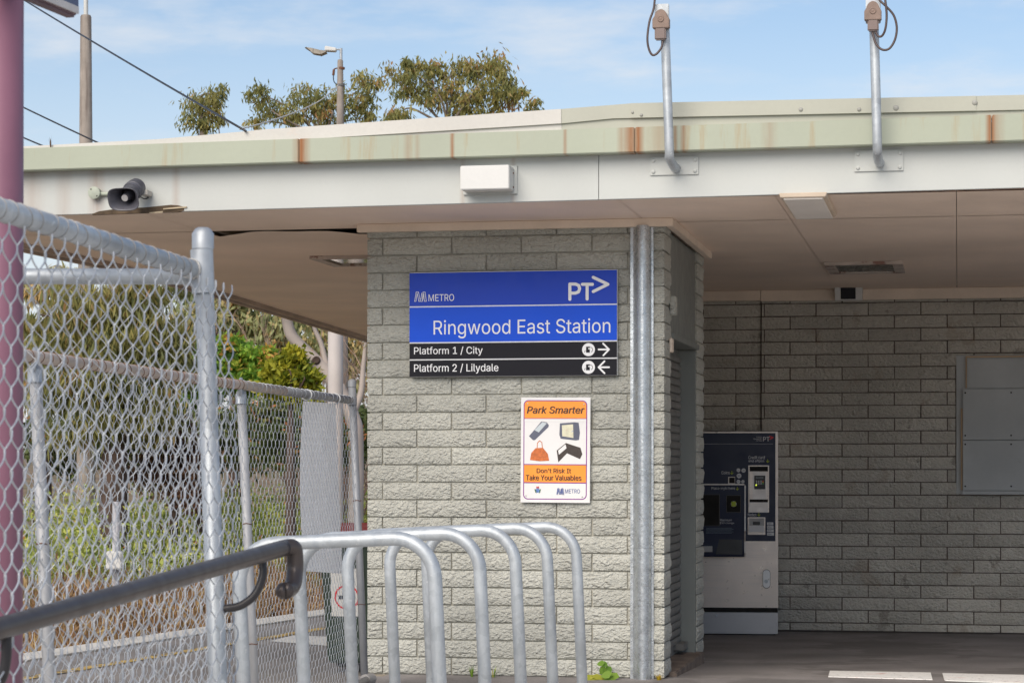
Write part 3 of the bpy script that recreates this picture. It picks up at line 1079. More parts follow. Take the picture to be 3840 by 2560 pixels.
# rotten, splintered lower edge of the fascia
m_rot = M('rotten_timber', (0.10, 0.07, 0.045), 0.95, var=0.35, vscale=18, bump=0.4, bscale=80)
rot = MB()
ups = [(345, 802), (372, 792), (430, 784), (480, 780), (540, 778), (600, 772), (640, 768), (668, 770), (690, 776)]
los = [(345, 806), (372, 805), (430, 803), (480, 801), (540, 799), (600, 797), (640, 796), (668, 795), (690, 790)]
U_ = [BL(x, y, WF - 0.003) for x, y in ups]; L_ = [BL(x, y, WF - 0.003) for x, y in los]
for i in range(len(ups) - 1):
    j = 0.004 * math.sin(i * 2.3)
    rot.hexa([(L_[i].x, WF - 0.001, L_[i].z), (L_[i + 1].x, WF - 0.001, L_[i + 1].z), (L_[i + 1].x, WF + 0.02, L_[i + 1].z), (L_[i].x, WF + 0.02, L_[i].z),
              (U_[i].x, WF - 0.001, U_[i].z), (U_[i + 1].x, WF - 0.001, U_[i + 1].z), (U_[i + 1].x, WF + 0.02, U_[i + 1].z), (U_[i].x, WF + 0.02, U_[i].z)])
rot.build('splintered_edge', m_rot, roof)
spl = MB()
for (a0, a1, b0, b1, o_) in (((612, 781), (700, 774), (612, 786), (700, 779), 0.008), ((560, 796), (610, 792), (560, 801), (610, 798), .008)):
    A, B, C, D = BL(*a0, WF - o_), BL(*a1, WF - o_), BL(*b1, WF - o_), BL(*b0, WF - o_)
    spl.hexa([D, C, C + Vector((0, .006, 0)), D + Vector((0, .006, 0)), A, B, B + Vector((0, .006, 0)), A + Vector((0, .006, 0))])
spl.build('timber_splinter', M('peeling_timber', (0.45, 0.37, 0.26), 0.8, var=0.2, vscale=14), roof)
# dark gap where the sagging sheet has dropped
MB().box(-2.75, WL + 0.12, 0.168, 0.192, ZS + 0.001, ZS + 0.012).build('sheet_gap', m_dark, roof)

# ------------------------------------------------------------------ station name sign
SW = -0.050
s_o = BL(1924, 1410, SW)
sign = bthing('station_sign', 'blue and black station name board on the pale block wall', 'sign', (s_o.x, SW, s_o.z))


def sp(px, py):
    q = BL(px, py, SW)
    return q.x - s_o.x, q.z - s_o.z


sx0, sx1 = sp(1535, 1215)[0], sp(2314, 1215)[0]
zrow = lambda y: sp(1924, y)[1]
m_blue = M('sign_blue', (0.006, 0.085, 0.70), 0.38, var=0.03, fine=0.0, spec=0.2, bump=0.06, bscale=170, bdist=0.0015)
m_blue2 = M('sign_deep_blue', (0.014, 0.060, 0.52), 0.38, var=0.03, fine=0.0, spec=0.2, bump=0.06, bscale=170, bdist=0.0015)
m_sblack = M('sign_black', (0.012, 0.012, 0.018), 0.4, var=0.05, fine=0.0, spec=0.15, bump=0.05, bscale=170, bdist=0.0015)
m_print = M('white_print', (0.80, 0.81, 0.84), 0.35, var=0.02, fine=0.0)
MB().box(sx0, sx1, 0.003, 0.035, zrow(1410), zrow(1016)).build('board', m_print, sign, bevel=0.002)
for y0, y1, mt in ((1018, 1143, m_blue2), (1148, 1279, m_blue), (1284, 1343, m_sblack), (1348, 1409, m_sblack)):
    MB().box(sx0 + 0.001, sx1 - 0.001, 0.0, 0.0025, zrow(y1), zrow(y0)).build('panel', mt, sign)
MB().box(sx0, sx1, 0.036, 0.044, zrow(1400), zrow(1026)).build('backing_batten', m_black, sign)
YT = -0.0012


def sign_text(body, x0, x1, yt, yb, **kw):
    lettering(body, sp(x0, 1215)[0], sp(x1, 1215)[0], zrow(yb), zrow(yt), YT, m_print, sign, split=True, **kw)


sign_text('Ringwood East Station', 1626, 2289, 1197, 1266, bold=0.0)
sign_text('Platform 1 / City', 1553, 1810, 1297, 1332, bold=0.012)
sign_text('Platform 2 / Lilydale', 1553, 1869, 1361.6, 1398.6, bold=0.012)
q = MB()
P = lambda x, y: sp(x, y)
wd = 11.5 / 656
pt = [P(2137, 1122), P(2137, 1065), P(2158, 1065), P(2170, 1070), P(2174, 1082), P(2170, 1094), P(2158, 1099), P(2139, 1099)]
strokes(q, pt, wd, YT)
strokes(q, [P(2184, 1066), P(2222, 1066)], wd, YT - 0.0014); strokes(q, [P(2202, 1067), P(2202, 1121)], wd, YT - 0.0018)
strokes(q, [P(2225, 1040), P(2280, 1066), P(2225, 1093)], wd, YT - 0.0024)
q.build('logo', m_print, sign)


def metro_mark(mb, f, x0, x1, yt, yb, wd_, y):
    """slanted double-line letter M"""
    X = lambda t: x0 + (x1 - x0) * t
    Y = lambda t: yb + (yt - yb) * t
    for pts in (((0.0, 0.0), (0.13, 1.0), (0.33, 1.0), (0.50, 0.0), (0.66, 0.0), (0.72, 1.0), (0.90, 1.0), (1.0, 0.0)),
                ((0.12, 0.0), (0.22, 0.86), (0.36, 0.05)), ((0.36, 0.0), (0.43, 0.0)), ((0.62, 0.9), (0.54, 0.2)), ((0.84, 0.0), (0.80, 0.86), (0.70, 0.1)), ((0.0, 0.0), (0.12, 0.0)), ((0.84, 0.0), (1.0, 0.0))):
        strokes(mb, [f(X(a_), Y(b_)) for a_, b_ in pts], wd_, y)
        y -= 0.0009
    return mb


metro_mark(MB(), P, 1555, 1599, 1095, 1130, 2.0 / 656, YT).build('logo', m_print, sign)
sign_text('METRO', 1607, 1703, 1099, 1125, bold=-0.004, spacing=1.0)
for y in (1310.5, 1376.6):
    cx, cz = P(2207, y)
    disc(MB(), cx, cz, 24.2 / 656, YT).build('pictogram_disc', m_print, sign)
    ic = MB()
    h = 1 / 656
    ic.poly([(cx + a_ * h, YT - 0.0012, cz + b_ * h) for a_, b_ in ((-9, -11), (5, -11), (5, 1), (-1, 1), (-1, 6), (5, 6), (5, 11), (-9, 11))])
    strokes(ic, [(cx + a_ * h, cz + b_ * h) for a_, b_ in ((2, 9), (10, 8), (15, 4), (16, -3), (11, -9))], 1.6 * h, YT - 0.0014)
    strokes(ic, [(cx - 12 * h, cz - 3 * h), (cx - 15 * h, cz - 10 * h)], 1.4 * h, YT - 0.0024)
    ic.build('pictogram', m_sblack, sign)
ar = MB()
sw_ = 6.4 / 656
strokes(ar, [P(2245, 1310), P(2283, 1310)], sw_, YT); strokes(ar, [P(2262, 1288), P(2284, 1310), P(2263, 1332)], sw_, YT - .001)
ar.build('arrow', m_print, sign)
ar = MB()
strokes(ar, [P(2247, 1376.5), P(2284, 1376.5)], sw_, YT); strokes(ar, [P(2267, 1354), P(2245, 1376.5), P(2267, 1399)], sw_, YT - .001)
ar.build('arrow', m_print, sign)

# ------------------------------------------------------------------ safety poster
PWp = -0.032
p_o = BL(2080, 1882, PWp)
poster = bthing('safety_poster', 'white and orange vehicle theft warning poster screwed to block wall', 'poster', (p_o.x, PWp, p_o.z))
poster.rotation_euler = (0, R(0.35), -TH)


def pp(X, Y):
    q_ = BL(1900 + X / 3.483, 1460 + Y / 3.483, PWp)
    return q_.x - p_o.x, q_.z - p_o.z


def prect(mb, X0, Y0, X1, Y1, y):
    (a_, b_), (c_, d_) = pp(X0, Y1), pp(X1, Y0)
    return mb.quad((a_, y, b_), (c_, y, b_), (c_, y, d_), (a_, y, d_))


m_pw = M('poster_white', (0.76, 0.755, 0.76), 0.35, var=0.02, fine=0.01)
m_pp = M('poster_purple', (0.22, 0.02, 0.26), 0.35, var=0.03, fine=0.0)
m_po = M('poster_orange', (0.95, 0.32, 0.035), 0.35, var=0.04, fine=0.0, spots=((60, 0.76, (0.95, 0.7, 0.5), 0.5),))
m_pk = M('poster_brown_black', (0.05, 0.018, 0.012), 0.4, var=0.1, fine=0.0)
m_pn = M('poster_navy', (0.05, 0.09, 0.30), 0.4, var=0.05, fine=0.0)
(a0, b0), (a1, b1) = pp(180, 1475), pp(1086, 100)
MB().box(a0, a1, 0.0, 0.006, b0, b1).build('board', m_pw, poster, bevel=0.001)
rrp = [pp(x_, y_) for x_, y_ in roundrect(215, 1045, 140, 1435, 62)]
MB().poly([(x_, -0.0006, z2) for x_, z2 in rrp]).build('border', m_pp, poster)
rrp = [pp(x_, y_) for x_, y_ in roundrect(227, 1033, 152, 1423, 52)]
MB().poly([(x_, -0.0011, z2) for x_, z2 in rrp]).build('ground_print', m_pw, poster)
rrp = [pp(x_, y_) for x_, y_ in roundrect(227, 1033, 152, 420, 52)]
MB().poly([(x_, -0.0016, z2) for x_, z2 in rrp]).build('band', m_po, poster)
prect(MB(), 226, 380, 1034, 424, -0.0021).build('ground_print', m_pw, poster)
prect(MB(), 226, 985, 1034, 1215, -0.0016).build('band', m_po, poster)
for y in (378, 978, 1216):
    prect(MB(), 220, y - 5, 1040, y + 6, -0.0026).build('rule', m_pp, poster)


def ptext(body, X0, X1, Yt, Yb, mat, **kw):
    (x0, z1), (x1, z0) = pp(X0, Yt), pp(X1, Yb)
    lettering(body, x0, x1, z0, z1, -0.0031, mat, poster, **kw)


ptext('Park Smarter', 260, 1010, 222, 312, m_pk, bold=0.06, shear=0.2)
ptext("Don't Risk It", 392, 838, 1028, 1090, m_pk, bold=0.06)
ptext('Take Your Valuables', 252, 975, 1116, 1186, m_pk, bold=0.06)
ptext('METRO', 762, 957, 1297, 1352, m_pn, bold=-0.002)
metro_mark(MB(), pp, 655, 745, 1290, 1362, 0.0032, -0.003).build('logo', m_pn, poster)


def ppoly(name, pts, mat, y):
    MB().poly([(*[pp(*t_)[0]], y, pp(*t_)[1]) for t_ in pts]).build(name, mat, poster)


m_ph1 = M('print_slate', (0.10, 0.11, 0.16), 0.4, var=0.1, fine=0)
m_ph2 = M('print_pale_screen', (0.50, 0.56, 0.60), 0.4, var=0.06, fine=0)
m_bag = M('print_tan_orange', (0.58, 0.15, 0.035), 0.4, var=0.2, vscale=60, fine=0)
m_wal = M('print_dark_brown', (0.045, 0.032, 0.028), 0.4, var=0.2, vscale=60, fine=0)
m_map = M('print_map', (0.68, 0.66, 0.50), 0.4, var=0.1, vscale=40, fine=0, spots=((60, 0.62, (0.7, 0.2, 0.12), 0.8), (45, 0.63, (0.15, 0.25, 0.6), 0.8)))
ppoly('phone_print', [(287, 610), (450, 415), (520, 430), (545, 465), (540, 490), (365, 660), (340, 662)], m_ph1, -0.0021)
ppoly('phone_print', [(357, 530), (462, 424), (520, 440), (415, 560)], m_ph2, -0.0026)
ppoly('navigator_print', [(690, 440), (880, 425), (935, 430), (952, 560), (940, 655), (900, 662), (700, 640), (684, 590)], m_ph1, -0.0021)
ppoly('navigator_print', [(716, 465), (862, 452), (868, 630), (722, 608)], m_map, -0.0026)
hb = MB(); strokes(hb, [pp(*t_) for t_ in ((395, 770), (398, 700), (425, 668), (455, 690), (465, 775))], 0.004, -0.0021); hb.build('handbag_print', m_bag, poster)
ppoly('handbag_print', [(303, 920), (318, 830), (375, 765), (470, 760), (535, 840), (553, 928), (430, 936)], m_bag, -0.0026)
ppoly('wallet_print', [(650, 795), (770, 696), (960, 757), (985, 840), (955, 905), (785, 830), (672, 948)], m_wal, -0.0021)
ppoly('wallet_print', [(668, 795), (765, 712), (778, 765), (680, 850)], m_pw, -0.0026)
m_cr = M('print_crest_blue', (0.12, 0.22, 0.50), 0.4, var=0.2, vscale=90, fine=0)
cb_ = MB(); x_, z2 = pp(405, 1318); disc(cb_, x_, z2, 0.0125, -0.0021); cb_.build('crest_print', m_cr, poster)
ppoly('crest_print', [(385, 1288), (390, 1262), (405, 1270), (420, 1262), (426, 1288)], M('print_red', (0.5, 0.04, 0.05), 0.4, fine=0), -0.0026)
ppoly('crest_print', [(362, 1300), (378, 1300), (392, 1355), (375, 1345)], M('print_green', (0.05, 0.14, 0.06), 0.4, fine=0), -0.0026)
ppoly('crest_print', [(448, 1300), (434, 1300), (420, 1355), (437, 1345)], MATS['print_green'], -0.0026)
for (X, Y) in ((268, 187), (1003, 190), (252, 1385), (987, 1397)):
    x_, z2 = pp(X, Y)
    MB().lathe((x_, -0.003, z2), (0, -1, 0), [(0, 0.0042), (0.0015, 0.0034), (0.002, 0.001)], 10).build('screw', M('screw_zinc', (0.5, 0.5, 0.5), 0.4, metal=0.5), poster)

# ------------------------------------------------------------------ galvanised duct on the wall corner
zb_, zt_ = BL(2430, 2555, -0.05).z, BL(2430, 850, -0.05).z
d_o = BL(2404, 2555, -0.03)
duct = bthing('downpipe_duct', 'tall ridged galvanised duct running up the wall beside the doorway', 'duct', (d_o.x, -0.012, zb_))
ux = lambda px: BL(px, 1750, -0.03).x - d_o.x
prof = [(ux(2362), -0.004), (ux(2373), -0.005), (ux(2375), -0.022), (ux(2383), -0.030), (ux(2391), -0.048), (ux(2400), -0.062), (ux(2411), -0.068), (ux(2422), -0.066),
        (ux(2431), -0.054), (ux(2437), -0.036), (ux(2441), -0.022), (ux(2442), -0.005), (ux(2450), -0.004), (ux(2450), 0.0), (ux(2362), 0.0)]
zj = BL(2404, 2052, -0.03).z - zb_
m_spang = M('spangled_galvanised', (0.46, 0.49, 0.52), 0.30, metal=0.8, var=0.14, vscale=10, fine=0.0, bump=0.3, bscale=60, bdist=0.004, cell=(95, 0.32, (0.80, 0.84, 0.88)),
            spots=((7, 0.69, (0.42, 0.24, 0.10), 0.5),))
MB().prism(prof, zj - 0.003, 'z', 0.0).build('duct_section', m_spang, duct, smooth=True)
MB().prism([(x_ * 0.985, y_ * 0.97) for x_, y_ in prof], zt_ - zb_ - zj + 0.01, 'z', zj - 0.002).build('duct_section', m_spang, duct, smooth=True)
for py in (2040, 2150, 2400):
    for px in (2366, 2446):
        zz = BL(px, py, -0.03).z - zb_
        MB().lathe((ux(px), -0.0045, zz), (0, -1, 0), [(0, 0.006), (0.004, 0.0045), (0.005, 0.001)], 10).build('rivet', m_galv, duct, smooth=True)

# ------------------------------------------------------------------ horn loudspeaker and junction box on the fascia
h_o = BL(462, 748, WF - 0.27)
b_o = BL(512, 703, WF - 0.075)
horn = bthing('horn_speaker', 'dark grey horn loudspeaker on the splintered left end of the fascia', 'loudspeaker', (b_o.x, b_o.y, b_o.z))
tip = Vector((h_o.x - b_o.x, h_o.y - b_o.y, h_o.z - b_o.z))
ax = tip.normalized()
m_horn = M('horn_grey', (0.085, 0.085, 0.105), 0.45, var=0.08, vscale=10)
side_ = ax.cross(Vector((0, 0, 1))).normalized(); upv = side_.cross(ax)


def superring(t, rx_, rz_, e_, n=32):
    out = []
    for i in range(n):
        a_ = 2 * math.pi * i / n
        c_, s_ = math.cos(a_), math.sin(a_)
        out.append(tip * t + side_ * (rx_ * math.copysign(abs(c_) ** (2 / e_), c_)) + upv * (rz_ * math.copysign(abs(s_) ** (2 / e_), s_)))
    return out


def loft(rings):
    mb = MB(); n = len(rings[0])
    for r_ in rings:
        mb.v += [tuple(v_) for v_ in r_]
    for i in range(len(rings) - 1):
        for k_ in range(n):
            mb.f.append((i * n + k_, i * n + (k_ + 1) % n, (i + 1) * n + (k_ + 1) % n, (i + 1) * n + k_))
    return mb


rings = [superring(0.42, .046, .046, 2), superring(0.55, .047, .046, 2.1), superring(0.70, .052, .047, 2.4), superring(0.85, .066, .053, 2.9), superring(0.96, .080, .060, 3.2), superring(1.0, .087, .064, 3.3),
         superring(1.004, .084, .061, 3.3), superring(0.96, .076, .056, 3.2), superring(0.84, .060, .048, 2.9), superring(0.70, .046, .041, 2.4), superring(0.56, .040, .040, 2.0)]
loft(rings).build('horn_flare', m_horn, horn, smooth='all')
MB().lathe(tip * -0.08, ax, [(0, .038), (.012, .050), (.06, .053), (.075, .053), (.078, .048), (.085, .048), (.088, .053), (tip.length * 0.5, .049)], 28).build('driver', m_horn, horn, smooth=True)
MB().lathe(tip * 0.55, ax, [(0, .030), (tip.length * .20, .023), (tip.length * .30, .020), (tip.length * .33, .016)], 22).build('phase_plug', m_horn, horn, smooth=True)
MB().lathe(tip * 0.55 + ax * tip.length * 0.331, ax, [(0, .0185), (.003, .0175)], 22).build('badge', M('badge_silver', (0.55, 0.54, 0.55), 0.4, metal=0.3), horn)
br = BL(538, 724, WF - 0.06) - b_o
MB().box(br.x - 0.012, br.x + 0.030, -0.01, 0.072, br.z - 0.014, br.z + 0.014).build('bracket', M('bracket_beige', (0.50, 0.47, 0.43), 0.5), horn, bevel=0.003)
MB().tube(smooth_path([br + Vector((-.03, .0, -.012)), br + Vector((-.005, .02, -.028)), br + Vector((.012, .04, -.022)), br + Vector((.0, .055, -.012))]), 0.003, 8).build('cable', m_black, horn, smooth='all')
j_o = BL(362, 726, WF)
jb = bthing('junction_box', 'round pale green junction box beside the horn loudspeaker', 'junction box', (j_o.x, WF - 0.001, j_o.z))
MB().lathe((0, 0, 0), (0, -1, 0), [(0, .031), (.030, .031), (.031, .034), (.038, .034), (.040, .031)], 26).build('box', M('pale_green_plastic', (0.40, 0.44, 0.37), 0.55, var=0.1, vscale=20), jb, smooth=True)
MB().tube([(0.025, -0.016, -0.004), (0.095, -0.016, -0.006)], 0.011, 12).build('conduit', M('pale_green_plastic', (0.40, 0.44, 0.37), 0.55), jb, smooth=True)
for dx, dz in ((-.016, .019), (.018, -.018)):
    MB().lathe((dx, -0.0402, dz), (0, -1, 0), [(0, .004), (.002, .003)], 8).build('screw', m_dark, jb)

# ------------------------------------------------------------------ white light box on the fascia
l0, l1 = BL(1726, 712, WF - 0.14), BL(1909, 618, WF - 0.14)
lb = bthing('fascia_light_box', 'white rectangular light box fixed to the middle of the fascia', 'light box', (l0.x, WF - 0.002, l0.z))
wl_ = l1.x - l0.x; hl_ = l1.z - l0.z
MB().box(0, wl_, -0.14, -0.012, 0, hl_).build('housing', m_white, lb, bevel=0.004)
MB().box(-0.012, wl_ + 0.018, -0.011, 0.0, -0.012, hl_ + 0.012).build('back_plate', m_fascia, lb, bevel=0.002)
for dz in (0.02, hl_ - 0.03):
    MB().lathe((wl_ + 0.0005, -0.03, dz), (1, 0, 0), [(0, .005), (.004, .004)], 8).build('screw', m_rust, lb)

# ------------------------------------------------------------------ the two floodlight stalks
def stalk(label, plate, foot, bend, top, socket, plug, loops, flat):
    p0, p1 = BL(*plate[0], WF), BL(*plate[1], WF)
    o_ = BL(*foot, WF)
    t_ = bthing('floodlight_stalk', label, 'floodlight stalk', (o_.x, WF - 0.001, o_.z), 'galvanised stalks on the roof edge')
    W_ = -0.20
    L = lambda x, y, dw=W_: BL(x, y, WF + dw) - o_
    plt = MB().box(p0.x - o_.x, p1.x - o_.x, -0.008, 0.0, p1.z - o_.z, p0.z - o_.z).build('base_plate', m_fascia, t_, bevel=0.002)
    for x_ in (p0.x - o_.x + 0.018, p1.x - o_.x - 0.018):
        for z2 in (p1.z - o_.z + 0.02, p0.z - o_.z - 0.02):
            MB().lathe((x_, -0.008, z2), (0, -1, 0), [(0, .010), (.007, .009), (.009, .004)], 8).build('bolt', m_fascia, plt, smooth=True)
    a_ = L(*foot, 0.0); a_.y = -0.002
    path = [a_, a_ + Vector((-.004, -.07, .0)), L(bend[0], bend[1] + 30, -0.15), L(*bend), L((bend[0] + top[0]) / 2, (bend[1] + top[1]) / 2), L(*top)]
    MB().tube(smooth_path(path, 7), 0.0238, 16).build('pipe', m_galv_pipe, t_, smooth='all')
    f0, f1 = L(*flat[0]), L(*flat[1])
    MB().box(f0.x, f1.x, W_ - 0.026, W_ + 0.0, f1.z, f0.z).build('flattened_end', m_galv_pipe, t_, bevel=0.003)
    m_sock = M('weathered_brown_plastic', (0.235, 0.165, 0.135), 0.6, var=0.14, vscale=20)
    s0, s1 = L(*socket[0]), L(*socket[1])
    cx, hw = (s0.x + s1.x) / 2, (s1.x - s0.x) / 2
    hz = s0.z - s1.z
    out = [(cx - hw, s1.z), (cx + hw, s1.z), (cx + hw, s1.z + hz * .50)]
    for i in range(9):
        an = math.pi * (i + 0.6) / 9.2
        out.append((cx + hw * 0.80 * math.cos(an), s1.z + hz * (.50 + .50 * math.sin(an))))
    out.append((cx - hw, s1.z + hz * .50))
    sk = MB().prism(out, -0.045, 'y', W_ - 0.027).build('socket', m_sock, t_, bevel=0.003)
    MB().lathe((cx, W_ - 0.073, s1.z + hz * .48), (0, -1, 0), [(0, .017), (.003, .016), (.004, .013), (.002, .008), (.004, .003)], 18).build('dial', m_sock, sk, smooth=True)
    g0, g1 = L(*plug[0]), L(*plug[1])
    MB().box(g0.x, g1.x, W_ - 0.068, W_ - 0.028, g1.z, g0.z).build('plug', M('plug_brown', (0.20, 0.15, 0.14), 0.55, var=0.1), t_, bevel=0.006)
    for lp in loops:
        MB().tube(smooth_path([L(x_, y_, W_ - 0.05 - dd) for x_, y_, dd in lp], 8), 0.0058, 10).build('cable', M('cable_brown', (0.075, 0.05, 0.048), 0.45, var=0.1), t_, smooth='all')
    return t_


stalk('galvanised stalk with brown plug and one cable loop, nearer the light box', ((2438, 590), (2620, 655)), (2537, 632), (2510, 560), (2492, 60),
      ((2453, 46), (2516, 114)), ((2461, 112), (2503, 157)),
      ([(2486, 155, 0), (2480, 180, .01), (2462, 203, .02), (2445, 206, .02), (2432, 180, .02), (2428, 140, .02), (2436, 80, .01), (2452, 30, 0), (2458, -40, 0)],),
      ((2457, 20), (2510, 120)))
stalk('galvanised stalk with two crossing cable loops near the right edge', ((3204, 565), (3388, 641)), (3300, 612), (3290, 545), (3276, 40),
      ((3243, 16), (3307, 84)), ((3255, 80), (3296, 124)),
      ([(3271, 122, 0), (3285, 165, .01), (3308, 187, .02), (3335, 183, .02), (3356, 150, .02), (3363, 105, .02), (3352, 60, .02), (3325, 27, .02), (3298, 0, .01), (3280, -40, 0)],
       [(3284, 122, .012), (3294, 137, .015), (3308, 135, .02), (3320, 110, .03), (3325, 65, .03), (3322, 20, .03), (3315, -30, .02)]),
      ((3247, -70), (3303, 90)))

# ------------------------------------------------------------------ ceiling fittings
q0, q1, q2 = BH(2936, 748, ZS - 0.032), BH(3086, 742, ZS - 0.032), BH(2953, 823, ZS - 0.032)
cl = bthing('ceiling_light', 'square white ceiling light just behind the fascia', 'ceiling light', ((q0.x + q1.x) / 2, (q0.y + q2.y) / 2, ZS))
hx, hy = (q1.x - q0.x) / 2, (q2.y - q0.y) / 2
MB().hexa([(-hx - .012, -hy - .012, -0.024), (hx + .012, -hy - .012, -0.024), (hx + .012, hy + .012, -0.024), (-hx - .012, hy + .012, -0.024),
           (-hx - .02, -hy - .02, -0.002), (hx + .02, -hy - .02, -0.002), (hx + .02, hy + .02, -0.002), (-hx - .02, hy + .02, -0.002)]).build('frame', M('frame_cream', (0.72, 0.60, 0.48), 0.6, var=0.1, spots=((14, 0.66, (0.45, 0.2, 0.06), 0.5),)), cl, bevel=0.003)
MB().box(-hx, hx, -hy, hy, -0.033, -0.0245).build('diffuser', M('diffuser_white', (0.90, 0.85, 0.80), 0.5, var=0.03), cl, bevel=0.004)


def recess_light(label, c0, c1, c2, mglass):
    A, B, C = BH(*c0, ZS - 0.005), BH(*c1, ZS - 0.005), BH(*c2, ZS - 0.005)
    t_ = bthing('recessed_light', label, 'ceiling light', ((A.x + B.x) / 2, (A.y + C.y) / 2, ZS), 'rusty recessed ceiling lights')
    hx, hy = abs(B.x - A.x) / 2, abs(C.y - A.y) / 2
    fr = MB()
    for b_ in ((-hx, hx, -hy, -hy + .06), (-hx, hx, hy - .06, hy), (-hx, -hx + .07, -hy + .06, hy - .06), (hx - .07, hx, -hy + .06, hy - .06)):
        fr.box(*b_, -0.022, -0.001)
    fr.build('frame', M('light_frame', (0.55, 0.47, 0.42), 0.6, var=0.15, vscale=8, spots=((7, 0.55, (0.20, 0.08, 0.05), 0.8),)), t_)
    MB().box(-hx + .07, hx - .07, -hy + .06, hy - .06, -0.012, -0.002).build('glass', mglass, t_)


recess_light('recessed ceiling light in rusty frame above the concourse', (3090, 985), (3385, 980), (3120, 1020), M('dark_glass', (0.03, 0.035, 0.035), 0.25, fine=0))
recess_light('recessed ceiling light under the left eaves, cut by the wall', (1160, 962), (1500, 955), (1245, 992), M('green_reflection_glass', (0.25, 0.27, 0.20), 0.06, fine=0, coat=1.0))  # reflected green is put into the glass base colour
# small sensor box at the head of the rear wall
s0, s1 = BL(3130, 1126, WB - 0.16), BL(3234, 1075, WB - 0.16)
sb = bthing('sensor_box', 'small white box with dark screen hung under the concourse ceiling', 'sensor', (s0.x, WB - 0.16, s0.z))
wd_, hd_ = s1.x - s0.x, s1.z - s0.z
MB().hexa([(0.003, 0, 0), (wd_ - .003, 0, 0), (wd_ - .003, .09, 0), (.003, .09, 0), (0, -.02, hd_), (wd_, -.02, hd_), (wd_, .09, hd_), (0, .09, hd_)]).build('housing', m_white, sb, bevel=0.003)
MB().hexa([(wd_ * .22, -.004, .008), (wd_ * .76, -.004, .008), (wd_ * .76, .003, .008), (wd_ * .22, .003, .008), (wd_ * .22, -.0225, hd_ - .006), (wd_ * .76, -.0225, hd_ - .006), (wd_ * .76, -.015, hd_ - .006), (wd_ * .22, -.015, hd_ - .006)]).build('screen', m_sblack, sb)
MB().box(.0, wd_, .0, .06, hd_ + .001, ZS - s0.z + 0.001).build('bracket', m_dark, sb)

# ------------------------------------------------------------------ boarded window on the rear wall
n0_, n1_ = BL(3600, 1852, WB - 0.05), BL(3600, 1332, WB - 0.05)
bw = bthing('boarded_window', 'boarded-up window of grey sheets on the rear concourse wall', 'window', (n0_.x, WB - 0.012, n0_.z))
WW = 1.55
zz = lambda y: BL(3700, y, WB - 0.03).z - n0_.z
m_sheet = M('grey_sheet', (0.42, 0.44, 0.445), 0.55, var=0.09, vscale=2.2, fine=0.03, spots=((26, 0.72, (0.05, 0.05, 0.05), 0.7), (3, 0.62, (0.25, 0.26, 0.26), 0.4)))
fr = BL(3586, 1500, WB - .03).x - n0_.x
MB().box(fr, WW, 0.0, 0.010, zz(1852), zz(1330)).build('frame', m_sheet, bw, bevel=0.002)
MB().box(0.055, WW, -0.012, -0.001, zz(1455), zz(1345)).build('upper_panel', m_sheet, bw, bevel=0.002)
st_ = MB().box(0.043, 0.052, -0.016, -0.001, zz(1454), zz(1334)).box(0.0525, WW, -0.016, -0.001, zz(1340), zz(1334)); st_.build('beading', M('bare_timber', (0.50, 0.36, 0.23), 0.7, var=0.1), bw)
for y0, y1 in ((1648, 1458), (1838, 1651)):
    sh_ = MB().box(0.022, WW, -0.032, -0.013, zz(y0), zz(y1)).build('sheet', m_sheet, bw, bevel=0.002)
    for x_ in (0.04, 0.39):
        for y_ in (y1 + 14, y0 - 16):
            MB().lathe((x_, -0.0322, zz(y_)), (0, -1, 0), [(0, .007), (.002, .006)], 8).build('screw', m_dark, sh_)
MB().box(0.006, 0.020, -0.02, -0.001, zz(1836), zz(1530)).build('beading', MATS['bare_timber'], bw)
MB().box(0.018, WW, -0.045, -0.001, zz(1853), zz(1840)).build('sill', m_sheet, bw, bevel=0.002)

# ------------------------------------------------------------------ ticket machine
MW = WB - 0.62
t0, t1 = BL(2918, 2388, MW), BL(2918, 1617, MW)
tm = bthing('ticket_machine', 'navy and steel ticket machine standing against the rear concourse wall', 'ticket machine', (t0.x, MW, t0.z))
TWD = 0.78
tm.rotation_euler = (0, 0, -TH + R(4.5))
m_navy = M('machine_navy', (0.014, 0.020, 0.050), 0.4, var=0.08, fine=0.0, spec=0.35)


def tp(px, py):
    q_ = BL(px, py, MW)
    return q_.x - t0.x, q_.z - t0.z


def trect(mb, X0, Y0, X1, Y1, y0, y1=None):
    (a_, b_), (c_, d_) = tp(X0, Y1), tp(X1, Y0)
    if y1 is None:
        return mb.quad((a_, y0, b_), (c_, y0, b_), (c_, y0, d_), (a_, y0, d_))
    return mb.box(a_, c_, y0, y1, b_, d_)


H_ = t1.z - t0.z
zz = lambda y: tp(2918, y)[1]
MB().box(-TWD, 0, 0.0, 0.60, zz(2278), H_).build('cabinet', m_steel, tm, bevel=0.004)
MB().box(-TWD + .01, -0.004, 0.015, 0.6, zz(2295), zz(2279)).build('shadow_gap', m_dark, tm)
MB().box(-TWD, -0.001, 0.004, 0.6, zz(2376), zz(2296)).build('plinth', M('plinth_steel', (0.42, 0.42, 0.44), 0.45, metal=0.6, var=0.08), tm, bevel=0.003)
MB().box(-TWD + .02, -0.02, 0.03, 0.58, zz(2392), zz(2376)).build('dark_base_strip', m_dark, tm)  # near-black strip between plinth and floor
MB().box(-TWD + .012, tp(2908, 1700)[0], -0.006, -0.0005, zz(2028), H_ - 0.012).build('fascia_panel', m_navy, tm, bevel=0.002)
YF = -0.0072
m_pr = M('machine_print', (0.62, 0.62, 0.64), 0.5, fine=0)
m_gr = M('machine_lime', (0.42, 0.52, 0.03), 0.5, fine=0)
trect(MB(), 2560, 1662.5, 2899, 1665.5, YF).build('rule', M('rule_grey', (0.20, 0.20, 0.23), 0.5, fine=0), tm)


